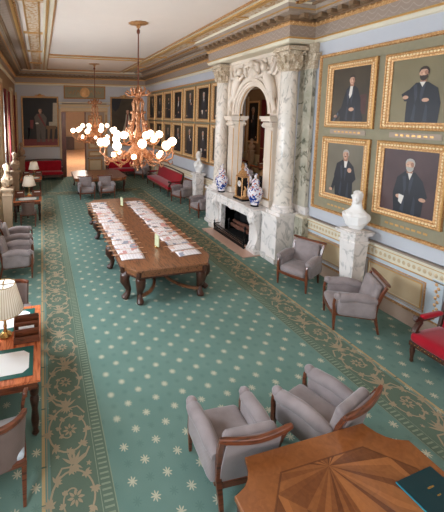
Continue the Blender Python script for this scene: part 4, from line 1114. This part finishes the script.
    for i, (a, z, r, l) in enumerate(((.03, .268, .065, 'thick reddish log lying at the front of the fire grate'), (-.03, .262, .06, 'reddish log at the back of the fire grate'), (.04, .375, .055, 'topmost reddish log across the fire grate'))):
        b = MB(); x = (5.93, 6.10, 6.02)[i]; dy = .55
        b.tube([(x+a*.6, YC-dy, z), (x, YC-.1, z+.015), (x-a*.4, YC+.2, z-.005), (x-a*.7, YC+dy, z+.01)], [r*.9, r, r*1.05, r*.85], 'log', None, 10); o = b.obj('log'); tag(o, l, 'log', 'logs in the fireplace')
chimney()

def vase(label, loc):
    t = thing('lidded_vase', label, 'vase', loc, 0, 'pair of porcelain vases on the mantel')
    b = MB(); b.lathe([(.12, 0), (.12, .02), (.10, .03), (.105, .045)], 'black_wood', None, 8); b.obj('stand', t)
    prof = [(.085, .045), (.09, .07), (.115, .14), (.155, .26), (.175, .36), (.17, .44), (.13, .51), (.085, .55), (.08, .60), (.095, .63)]
    b = MB(); b.lathe([(r*1.25, z*1.05) for r, z in prof], 'vase', None, 16, flute=.05); b.obj('body', t)
    b = MB(); b.lathe([(.115, .66), (.12, .68), (.10, .73), (.06, .78), (.03, .80)], 'vase', None, 16); b.obj('lid', t)
    b = MB(); b.sphere((0, 0, .84), .045, 'white_glaze', None, 10, (.8, 1, 1.2)); b.sphere((0, -.02, .91), .03, 'vase', None, 8); b.tube([(0, .03, .82), (0, .06, .88)], [.02, .01], 'vase'); b.obj('finial', t)
    return t
V = vase('blue and white lidded porcelain vase on the near end of the mantel', (5.73, 8.24, 1.255))
dup(V, (5.74, 10.12, 1.255), 1, 'blue and white lidded porcelain vase on the far end of the mantel')
def clock():
    t = thing('mantel_clock', 'dark and gilt mantel clock between two porcelain vases', 'clock', (5.80, 9.0, 1.255), -pi/2)
    b = MB(); b.box((0, 0, .03), (.5, .30, .06), 'black_wood'); b.box((0, 0, .085), (.44, .26, .05), 'gold_dark')
    for sx in (-1, 1):
        for sy in (-1, 1): b.sphere((sx*.2, sy*.1, .034), .032, 'gold', None, 8)
    b.obj('base', t, .006)
    b = MB(); b.box((0, 0, .40), (.26, .18, .60), 'black_wood'); b.box((0, 0, .72), (.34, .24, .05), 'gold_dark'); b.obj('case', t, .008)
    for sx in (-1, 1):
        for sy in (-1, 1): b = MB(); b.lathe([(.022, .11), (.016, .15), (.018, .62), (.026, .70)], 'gold', None, 10, (sx*.16, sy*.11, 0)); b.obj('column', t)
    b = MB(); b.lathe([(.095, 0), (.10, .01), (.09, .02), (.085, .012)], 'gold', TX((0, -.09, .50), radians(90)), 24); b.lathe([(.085, 0), (.085, .016)], 'white_glaze', TX((0, -.09, .50), radians(90)), 24); dl = b.obj('dial', t)
    b = MB(); b.box((0, -.112, .525), (.008, .004, .06), 'iron'); b.box((.02, -.112, .50), (.045, .004, .008), 'iron'); b.obj('hands', dl)
    b = MB(); b.lathe([(.13, .74), (.14, .78), (.10, .86), (.05, .90), (.03, .94), (.06, .98), (.055, 1.03), (.02, 1.06), (.03, 1.10), (.004, 1.14)], 'gold_dark', None, 16); b.obj('finial', t)
    b = MB()
    for s in (-1, 1): b.tube([(s*.14, -.05, .12), (s*.24, -.05, .18), (s*.22, -.05, .30), (s*.28, -.05, .38), (s*.2, -.05, .45)], [.04, .05, .04, .035, .015], 'gold')
    b.obj('ornament', t)
clock()

# ------------------------------------------------------------------ busts
def bust_mesh(seed, mat, drape):
    """sculpted head and shoulders, faces -y, base at z=0, height ~.8"""
    b = MB(); m = mat
    K = [(.105, 0), (.12, .03), (.15, .09), (.19, .16), (.212, .22), (.212, .28), (.192, .34), (.155, .39), (.118, .43), (.092, .48), (.08, .54), (.074, .61)]
    pr = []
    for i in range(len(K)-1):
        p0, p1, p2, p3 = K[max(i-1, 0)], K[i], K[i+1], K[min(i+2, len(K)-1)]
        for q in (0, .25, .5, .75):
            pr.append(tuple(.5*(2*p1[j]+(p2[j]-p0[j])*q+(2*p0[j]-5*p1[j]+4*p2[j]-p3[j])*q*q+(-p0[j]+3*p1[j]-3*p2[j]+p3[j])*q**3) for j in (0, 1)))
    pr.append(K[-1]); b.lathe(pr, m, None, 72, (0, .01, 0), 1.18, .64)
    for s in (-1, 1): b.sphere((s*.195, .015, .27), .085, m, None, 20, (.85, .9, 1.2)); b.sphere((s*.085, -.085, .29), .09, m, None, 20, (1, .6, .9))
    b.sphere((0, .005, .68), .112, m, None, 22, (.86, 1.02, 1.18))        # skull
    b.sphere((0, -.045, .62), .066, m, None, 14, (.92, .9, 1.1))          # jaw
    b.sphere((0, -.085, .575), .028, m, None, 10)                         # chin
    b.tube([(0, -.095, .695), (0, -.118, .655), (0, -.112, .640)], [.012, .018, .014], m, None, 8)   # nose
    b.tube([(-.05, -.085, .705), (0, -.103, .712), (.05, -.085, .705)], .016, m, None, 8)            # brow
    b.sphere((0, -.102, .612), .02, m, None, 8, (1.4, .7, .6))
    for s in (-1, 1):
        b.sphere((s*.088, .012, .665), .022, m, None, 8, (.5, .9, 1.4)); b.sphere((s*.045, -.075, .645), .026, m, None, 8)
    random.seed(seed)
    for k in range(46):                                                    # curls
        a = random.uniform(-.15*pi, 1.15*pi); e = random.uniform(.1, 1.35)
        x, y, z = cos(a)*cos(e)*.098, sin(a)*cos(e)*.11+.01, .70+sin(e)*.115
        b.sphere((x, y, z), random.uniform(.018, .03), m, None, 7)
    if drape:
        for k in range(5):
            b.tube([(-.24+.02*k, -.04-.012*k, .33-.05*k), (-.1, -.145+.006*k, .25-.04*k), (.08, -.15, .27-.035*k), (.22, -.05, .34-.035*k)], [.03, .028, .028, .02], m, None, 8)
    else:
        for s in (-1, 1):
            b.tube([(s*.07, -.06, .45), (s*.08, -.14, .34), (s*.02, -.155, .20)], [.025, .03, .02], m, None, 8)
    me = b.mesh('bust'); o = bpy.data.objects.new('tmp', me); COL.objects.link(o)
    r = o.modifiers.new('r', 'REMESH'); r.mode = 'VOXEL'; r.voxel_size = .0095; r.use_smooth_shade = True
    s = o.modifiers.new('s', 'SMOOTH'); s.iterations = 6
    dg = bpy.context.evaluated_depsgraph_get(); dg.update()
    me2 = bpy.data.meshes.new_from_object(o.evaluated_get(dg)); me2.name = 'bust'
    bpy.data.objects.remove(o); me2.polygons.foreach_set('use_smooth', [True]*len(me2.polygons))
    for an in ('sharp_edge', 'sharp_face'):
        if an in me2.attributes: me2.attributes.remove(me2.attributes[an])
    me2.materials.clear(); me2.materials.append(M[mat])
    return me2
bm1 = bust_mesh(1, 'statuary', True); bm2 = bust_mesh(5, 'statuary', False); bm3 = bust_mesh(9, 'stone_tan', True)
def bust(label, loc, rz, me, k=1.0):
    t = bpy.data.objects.new('portrait_bust', me); COL.objects.link(t); t.location = loc; t.rotation_euler = (0, 0, rz); t.scale = (k, k, k)
    tag(t, label, 'bust', 'busts on pedestals'); return t
def pedestal(label, loc, h, mat, rz=0, w=.40, herm=True):
    t = thing('pedestal', label, 'pedestal', loc, rz, 'pedestals for busts')
    b = MB(); b.box((0, 0, .06), (w*.95, w*.95, .12), mat); b.box((0, 0, .14), (w*.85, w*.85, .05), mat); b.obj('base', t, .008)
    b = MB(); a, c = w*.34, w*.44; zt = h-.26
    vs = [(sx*q, sy*q, z) for q, z in ((a, .16), (c, zt)) for sx, sy in ((-1, -1), (1, -1), (1, 1), (-1, 1))]
    b.add(vs, [(0, 1, 5, 4), (1, 2, 6, 5), (2, 3, 7, 6), (3, 0, 4, 7), (4, 5, 6, 7)], mat); b.obj('shaft', t, .006)
    b = MB(); b.box((0, 0, zt+.02), (w*.98, w*.98, .05), mat); b.box((0, 0, zt+.10), (w*.86, w*.86, .12), mat)
    b.box((0, 0, zt+.18), (w*1.12, w*1.12, .05), mat); b.box((0, 0, zt+.22), (w*1.22, w*1.22, .04), mat); b.box((0, 0, h-.017), (w*.95, w*.95, .03), mat)
    b.obj('capital', t, .008)
    return t
pedestal('veined white marble pedestal beside the wainscot under the near bust', (6.05, 5.32, 0), 1.53, 'marble')
bust('white marble bust turned left on the pedestal below the large portraits', (6.05, 5.32, 1.53), radians(-62), bm1, .94)
pedestal('veined marble pedestal under the bust beyond the fireplace', (6.05, 12.55, 0), 1.5, 'marble')
bust('white marble bust on the far side of the fireplace below the small portraits', (6.05, 12.55, 1.5), radians(-80), bm2, 1.03)
for y, l, l2 in ((11.4, 'tan stone bust nearest of three along the left wall', 'tan stone pedestal under the nearest left wall bust'),
                 (14.9, 'tan stone bust in the middle of three along the left wall', 'tan stone pedestal under the middle left wall bust'),
                 (20.0, 'tan stone bust farthest of three along the left wall, under the king-size painting', 'tan stone pedestal in the far left corner under the third bust')):
    l = l.replace('under the king-size painting', 'beside the big standing portrait')
    pedestal(l2, (-1.10, y, 0), 1.5, 'stone_tan', 0, .34); bust(l, (-1.10, y, 1.5), radians(60), bm3, .92)

# ------------------------------------------------------------------ desks, lamps
def desk(label, x1, y0, y1, w=.95):
    cx, cy = x1-w/2, (y0+y1)/2; L = y1-y0
    t = thing('writing_desk', label, 'desk', (cx, cy, 0))
    b = MB(); b.rbox((0, 0, .74), (w, L, .04), .012, 'wood_desk', None, 3)
    b.obj('desktop', t)
    b = MB(); b.box((0, 0, .665), (w-.08, L-.08, .11), 'wood_red'); b.obj('apron', t, .004)
    for sx in (-1, 1):
        for sy in (-1, 1):
            b = MB(); b.lathe([(.03, 0), (.045, .03), (.03, .07), (.04, .12), (.05, .2), (.035, .34), (.05, .42), (.055, .48), (.04, .52), (.055, .55), (.055, .62)], 'wood_dark', None, 12, (sx*(w/2-.08), sy*(L/2-.08), 0)); b.obj('leg', t)
    b = MB(); b.box((0, 0, .15), (.06, L-.2, .05), 'wood_dark'); b.obj('stretcher', t)
    for s in (-1, 1):
        if L < 1.4 and s > 0: continue
        yy = s*(L/2-.36) if L >= 1.4 else -L/2+.3
        b = MB(); b.box((0, yy, .762), (w-.18, .54, .006), 'green_leather'); b.obj('leather_inset', t, .002)
    return t, cx, cy
def blotter(label, x, y, w=.55, d=.38):
    b = MB(); c = .07; p = [(-w/2+c, -d/2), (w/2-c, -d/2), (w/2, -d/2+c), (w/2, d/2-c), (w/2-c, d/2), (-w/2+c, d/2), (-w/2, d/2-c), (-w/2, -d/2+c)]
    b.prism(p, 0, .003, 'paper'); o = b.obj('blotter_sheet'); o.location = (x, y, .7655); tag(o, label, 'paper', 'white blotter sheets on desks')
def lamp(label, loc, k=1.0):
    t = thing('desk_lamp', label, 'lamp', (loc[0], loc[1], loc[2]+.006), 0, 'desk lamps with pleated shades')
    b = MB(); b.lathe([(.085, 0), (.09, .015), (.075, .03), (.05, .05), (.03, .06), (.02, .10), (.026, .14), (.018, .18), (.02, .30), (.012, .34), (.012, .50)], 'brass', None, 18); b.obj('base', t)
    b = MB(); vs = []; n = 48; prof = [(.25, .37), (.155, .75)]
    b2 = MB()
    for r, z in prof:
        for i in range(n): a = 2*pi*i/n; rr = r*(1+.012*(i % 2)); vs.append((rr*cos(a), rr*sin(a), z))
    b.add(vs, [(i, (i+1) % n, n+(i+1) % n, n+i) for i in range(n)], 'shade'); b.noflip = True
    o = b.obj('shade', t); sm = o.modifiers.new('s', 'SOLIDIFY'); sm.thickness = .004
    b = MB(); b.tube([(.25*cos(2*pi*i/32), .25*sin(2*pi*i/32), .372) for i in range(33)], .006, 'brass', None, 6); b.tube([(.155*cos(2*pi*i/32), .155*sin(2*pi*i/32), .748) for i in range(33)], .005, 'brass', None, 6)
    for a in (0, pi/2, pi, 3*pi/2): b.tube([(0, 0, .74), (.15*cos(a), .15*sin(a), .745)], .004, 'brass', None, 6)
    b.lathe([(.008, .49), (.008, .74), (.014, .76), (.004, .79)], 'brass', None, 8); b.obj('shade_ring', o)
    b = MB(); b.lathe([(.15, .735), (.15, .739)], 'shade_top', None, 24); b.obj('shade_top', o)
    b = MB(); b.sphere((0, 0, .54), .05, globe('warm_desk_bulb', (1, .72, .45), 5), None, 12, (1, 1, 1.2)); b.obj('bulb', t)
    return t
def organizer(label, loc, rz=0, n=4, name='letter_rack', w=.33):
    t = thing(name, label, 'letter rack', (loc[0], loc[1], loc[2]+.006), rz)
    b = MB()
    for s in (-1, 1): b.prism([(-.11, 0), (.11, 0), (.11, .27), (.06, .28), (-.11, .08)], -.006, .006, 'wood_red', Matrix(((0, 0, 1, s*(w/2-.006)), (1, 0, 0, 0), (0, 1, 0, 0), (0, 0, 0, 1))))
    b.box((0, 0, .008), (w, .22, .014), 'wood_red'); b.obj('side_panels', t)
    for k in range(n):
        y = -.10+k*.065; z = .085+k*.065
        b = MB(); b.box((0, y, z/2+.01), (w-.02, .010, z), 'wood_red'); b.obj('divider', t)
    for k, (y, hh) in enumerate(((-.01, .165),)):
        b = MB(); b.box((random.uniform(-.03, .03), y, hh/2+.02), (.20, .006, hh), 'paper'); b.obj('envelope', t)
    return t
_, dx, dy = desk('orange cherrywood double desk with green leather pads in the left foreground', -.09, 3.80, 5.44, 1.1)
blotter('white blotter sheet on the near green pad of the foreground desk', -.56, 4.15, .66, .40); blotter('white blotter sheet on the far green pad of the foreground desk', -.58, 5.10, .66, .40)
LP = lamp('large pleated-shade brass lamp standing on the foreground desk', (-.56, 4.74, .76))
organizer('dark mahogany letter rack on the foreground desk beside the lamp', (-.27, 4.60, .76))
b = MB(); b.rbox((0, 0, .04), (.14, .09, .08), .01, 'gold_dark'); o = b.obj('pen_box'); o.location = (-.2, 4.86, .766); tag(o, 'small brass box behind the letter rack on the foreground desk', 'box')
desk('cherrywood writing desk with a lamp between the first and second left busts', -.07, 12.45, 13.95, .98)
blotter('white blotter sheet on the second desk from the front', -.56, 12.78, .62, .36)
dup(LP, (-.52, 13.35, .766), 0, 'pleated-shade lamp on the second desk, behind the first left bust')
organizer('letter rack on the left half of the second desk', (-.84, 13.12, .76), 0, 3); organizer('letter rack on the right half of the second desk', (-.24, 13.12, .76), 0, 3)
desk('cherrywood writing desk with a lamp, farthest along the left wall', -.05, 16.7, 18.6, .98)
blotter('white blotter sheet on the farthest desk', -.5, 17.05, .62, .36)
dup(LP, (-.42, 17.35, .766), 0, 'pleated-shade lamp on the farthest desk by the far left sofa')
organizer('letter rack on the farthest desk right of its lamp', (-.2, 17.62, .76), 0, 3); organizer('letter rack on the farthest desk left of its lamp', (-.8, 17.62, .76), 0, 3)

def desk_chair(label, loc, rz, fab='grey_dark', seatf='seat_pale', arms=True, h=.84):
    t = thing('desk_chair', label, 'chair', loc, rz, 'desk chairs')
    for s in (-1, 1):
        b = MB(); b.tube([(s*.24, .24, 0), (s*.25, .25, .42)], [.7, 1.1], 'wood_red', None, 4, (.04, .04), (1, 0, 0)); b.obj('leg', t, .004)
        b = MB(); b.tube([(s*.23, -.30, 0), (s*.235, -.25, .2), (s*.24, -.22, .43)], [.7, .95, 1.1], 'wood_red', None, 4, (.04, .045), (1, 0, 0)); b.obj('leg', t, .004)
    b = MB(); b.rbox((0, 0, .415), (.54, .52, .06), .015, 'wood_red', None, 3); b.obj('seat_rail', t)
    b = MB(); b.rbox((0, .015, .465), (.50, .49, .09), .04, seatf, None, 6, .02); b.obj('seat', t)
    # curved back shell
    b = MB(); n = 16; a0 = .38*pi if arms else .26*pi; vs = []; fs = []
    rows = ((.42, 1.0), (.6, 1.02), (h-.03, 1.10))
    for rr in (.27, .235):
        for z, k in rows:
            for i in range(n+1):
                a = -pi/2-a0+2*a0*i/n; vs.append((rr*k*cos(a)*1.02, -.0+rr*k*sin(a)-.02, z))
    m = n+1; R_ = len(rows)
    for l in (0, 1):
        for j in range(R_-1):
            for i in range(n): q = l*R_*m+j*m+i; fs.append((q, q+1, q+m+1, q+m))
    for i in range(n): q = (R_-1)*m+i; fs.append((q, q+1, q+1+R_*m, q+R_*m)); fs.append((i, i+1, i+1+R_*m, i+R_*m))
    for i in (0, n):
        for j in range(R_-1): q = j*m+i; fs.append((q, q+m, q+m+R_*m, q+R_*m))
    b.add(vs, fs, fab); b.obj('backrest', t)
    b = MB(); P = [(.285*1.02*cos(-pi/2-a0+2*a0*i/n), -.02+.285*sin(-pi/2-a0+2*a0*i/n), h-.01+.02*sin(pi*i/n)) for i in range(n+1)]
    b.tube(P, 1, 'wood_red', None, 4, (.045, .05), (0, 0, 1)); b.obj('top_rail', t, .006)
    if arms:
        for s in (-1, 1):
            b = MB(); b.tube([(s*.28, .06, h-.01), (s*.30, .18, h-.04), (s*.285, .25, h-.13), (s*.26, .24, h-.25), (s*.25, .20, h-.38)], [1, 1.05, 1, .9, .9], 'wood_red', None, 4, (.04, .04), (1, 0, 0)); b.obj('arm', t, .006)
    return t
desk_chair('round-backed desk chair at the near side of the foreground desk, cut by the edge', (-.52, 3.38, 0), radians(6), h=.88)
desk_chair('desk chair with grey back at the far side of the foreground desk', (-.48, 5.75, 0), pi+radians(8), 'grey_dark', 'grey', False, .9)
desk_chair('dark upholstered chair drawn up to the second desk', (-.52, 12.15, 0), 0, 'grey_dark', 'grey_dark', False, .86)

# ------------------------------------------------------------------ chandeliers
def chandelier(label, loc, ztop, k=1.0):
    t = thing('chandelier', label, 'chandelier', loc, 0, 'gilt bronze chandeliers')
    H = ztop-loc[2]
    b = MB(); b.lathe([(.015, H-.15), (.05, H-.13), (.06, H-.08), (.05, H-.05), (.12, H-.045), (.22, H-.03), (.30, H-.012), (.28, H)], 'gold_dark', None, 24, flute=.16); b.obj('ceiling_rose', t)
    b = MB(); b.lathe([(.018, 2.2), (.018, H-.1)], 'rod_metal', None, 10); b.lathe([(.02, H-.3), (.05, H-.26), (.05, H-.2), (.02, H-.16)], 'rod_metal', None, 12); b.obj('rod', t)
    b = MB()      # crown of leaves
    b.lathe([(.03, 2.12), (.08, 2.14), (.16, 2.22), (.18, 2.26), (.07, 2.3), (.05, 2.4), (.03, 2.5)], 'bronze', None, 16)
    for i in range(8):
        a = 2*pi*i/8; c, s = cos(a), sin(a)
        b.tube([(c*.1, s*.1, 2.22), (c*.28, s*.28, 2.20), (c*.38, s*.38, 2.27), (c*.33, s*.33, 2.33), (c*.27, s*.27, 2.28)], [.03, .03, .028, .025, .015], 'bronze', None, 7)
        b.tube([(c*.16, s*.16, 2.26), (c*.22, s*.22, 2.38), (c*.18, s*.18, 2.44)], [.03, .03, .01], 'bronze', None, 6)
    b.obj('crown', t)
    b = MB()      # tall openwork cage
    b.lathe([(.02, .95), (.10, 1.0), (.13, 1.1), (.09, 1.22), (.05, 1.35), (.06, 1.5), (.10, 1.6), (.06, 1.72), (.04, 1.95), (.09, 2.05), (.03, 2.14)], 'bronze', None, 14)
    for i in range(8):
        a = 2*pi*(i+.5)/8; c, s = cos(a), sin(a)
        P = [(c*r, s*r, z) for r, z in ((.10, 2.12), (.17, 1.98), (.14, 1.8), (.17, 1.55), (.22, 1.3), (.26, 1.1), (.22, .95))]
        b.tube(P, [.018, .022, .016, .02, .022, .025, .03], 'bronze', None, 6)
        b.sphere((c*.19, s*.19, 1.72), .045, 'bronze', None, 8); b.sphere((c*.24, s*.24, 1.42), .05, 'bronze', None, 8, (1, 1, 1.5))
        b.tube([(c*.24, s*.24, 1.2), (c*.34, s*.34, 1.28), (c*.36, s*.36, 1.16), (c*.30, s*.30, 1.1)], [.02, .025, .02, .01], 'bronze', None, 6)
    b.obj('cage', t)
    b = MB()      # body bowl with bottom finial
    b.lathe([(.004, 0), (.035, .03), (.02, .08), (.06, .12), (.03, .17), (.09, .24), (.16, .32), (.26, .42), (.32, .52), (.30, .62), (.22, .70), (.16, .80), (.20, .9), (.24, .96), (.12, 1.0)], 'bronze', None, 20, flute=.08)
    for i in range(10):
        a = 2*pi*i/10; c, s = cos(a), sin(a)
        b.tube([(c*.3, s*.3, .5), (c*.42, s*.42, .42), (c*.47, s*.47, .52), (c*.42, s*.42, .60), (c*.36, s*.36, .55)], [.03, .032, .03, .022, .012], 'bronze', None, 7)
        b.tube([(c*.12, s*.12, .22), (c*.2, s*.2, .16), (c*.24, s*.24, .24), (c*.2, s*.2, .3)], [.02, .022, .02, .01], 'bronze', None, 6)
    b.obj('bowl', t)
    def glb(a, R, z, r, mat, name, par):
        b = MB(); b.sphere((R*cos(a), R*sin(a), z), r, mat, None, 16); b.obj(name, par)
    for i in range(10):     # outer S arms
        a = 2*pi*(i+.25)/10; c, s = cos(a), sin(a); R = 1.12 if i % 2 == 0 else 1.0; zt = .84 if i % 2 == 0 else .90
        b = MB()
        P = [(.24, .60), (.40, .48), (.60, .36), (.82, .34), (1.0, .42), (R+.03, .56), (R, .70)]
        b.tube([(c*r, s*r, z) for r, z in P], [.03, .03, .028, .026, .026, .022, .02], 'bronze', None, 8)
        b.tube([(c*r, s*r, z) for r, z in ((.58, .37), (.62, .52), (.74, .56), (.78, .46), (.70, .44))], [.02, .02, .02, .016, .01], 'bronze', None, 6)
        b.tube([(c*r, s*r, z) for r, z in ((.86, .34), (.94, .24), (1.02, .28), (1.0, .35))], [.018, .02, .016, .008], 'bronze', None, 6)
        b.lathe([(.02, 0), (.07, .02), (.05, .04), (.03, .06), (.05, .09)], 'bronze', TX((c*R, s*R, zt-.17)), 12); ao = b.obj('arm', t)
        glb(a, R, zt, .118, 'globe', 'globe', ao)
    for i in range(6):      # inner upper arms
        a = 2*pi*(i+.6)/6; c, s = cos(a), sin(a); R = .62
        b = MB(); b.tube([(c*r, s*r, z) for r, z in ((.2, .92), (.36, .80), (.54, .82), (.62, .92), (R, .98))], [.025, .024, .022, .02, .018], 'bronze', None, 8)
        b.lathe([(.02, 0), (.055, .02), (.03, .05)], 'bronze', TX((c*R, s*R, .97)), 12); ao = b.obj('arm', t); glb(a, R, 1.09, .105, 'globe', 'globe', ao)
    for i in range(6):      # lower candle lights
        a = 2*pi*(i+.1)/6; c, s = cos(a), sin(a); R = .74
        b = MB(); b.tube([(c*r, s*r, z) for r, z in ((.25, .42), (.42, .24), (.62, .22), (.74, .32), (R, .42))], [.025, .024, .022, .02, .018], 'bronze', None, 8)
        b.lathe([(.02, 0), (.055, .02), (.03, .05)], 'bronze', TX((c*R, s*R, .42)), 12); ao = b.obj('arm', t); glb(a, R, .52, .07, 'bulb', 'bulb', ao)
    return t
CH = chandelier('large gilt bronze chandelier with lit opal globes hanging over the reading table', (2.69, 9.6, 2.15), ZC+.04)
c2 = dup(CH, (2.66, 17.7, 2.15), .3, 'second gilt chandelier with lit globes hanging farther away before the doorway')

# ------------------------------------------------------------------ lights, world, camera
def area(name, loc, rot, sx, sy, e, col):
    lt = bpy.data.lights.new(name, 'AREA'); lt.shape = 'RECTANGLE'; lt.size = sx; lt.size_y = sy; lt.energy = e; lt.color = col
    o = bpy.data.objects.new(name, lt); COL.objects.link(o); o.location = loc; o.rotation_euler = rot; return o
# fill lights added behind the viewer, on a near wall without windows
area('rear_fill_light', (3.9, YN+.05, 3.6), (radians(90), 0, 0), 3.6, 4.2, 150, (.95, .97, 1.0))
area('rear_fill_light', (0.2, YN+.05, 3.6), (radians(90), 0, 0), 2.2, 4.2, 90, (.95, .97, 1.0))

for n_, (xc, wd) in enumerate(((3.9, 3.6), (.2, 2.2))):
    fr = MB()
    for k in range(4): fr.box((xc-wd/2+k*wd/3, YN+.1, 3.6), (.08, .06, 4.3), 'frame_white')
    for k in range(5): fr.box((xc, YN+.1, 1.5+k*1.05), (wd+.08, .055, .07), 'frame_white')
    struct(fr, 'window_%d' % (5+n_))  # unseen sash bars added around the rear fill lights, no real window behind
w = bpy.data.worlds.new('daylight'); SC.world = w; w.use_nodes = True
w.node_tree.nodes['Background'].inputs[0].default_value = (.75, .87, 1, 1); w.node_tree.nodes['Background'].inputs[1].default_value = 1.0

R3 = [[0.9647682685131205, -0.2630791894098151, 0.0033953158424673414], [-0.028068829365847908, -0.11574865912099844, -0.9928818604092442], [0.261599558272231, 0.957805610764087, -0.11905495832013076]]
F_, PX_, PY_ = 343.963, 135.588, 155.982
cam = bpy.data.cameras.new('camera'); co = bpy.data.objects.new('camera', cam); COL.objects.link(co)
x_, y_, z_ = Vector(R3[0]), -Vector(R3[1]), -Vector(R3[2])
co.matrix_world = Matrix(((x_.x, y_.x, z_.x, 0), (x_.y, y_.y, z_.y, 0), (x_.z, y_.z, z_.z, 3.8), (0, 0, 0, 1)))
cam.sensor_fit = 'VERTICAL'; cam.sensor_height = 36; cam.sensor_width = 36; cam.lens = F_/512*36
cam.shift_x = (222-PX_)/512; cam.shift_y = (PY_-256)/512; cam.clip_start = .05; cam.clip_end = 200
SC.camera = co
SC.view_settings.view_transform = 'Standard'; SC.view_settings.look = 'None'; SC.view_settings.gamma = 1; SC.view_settings.use_curve_mapping = False
SC.view_settings.exposure = 0.08
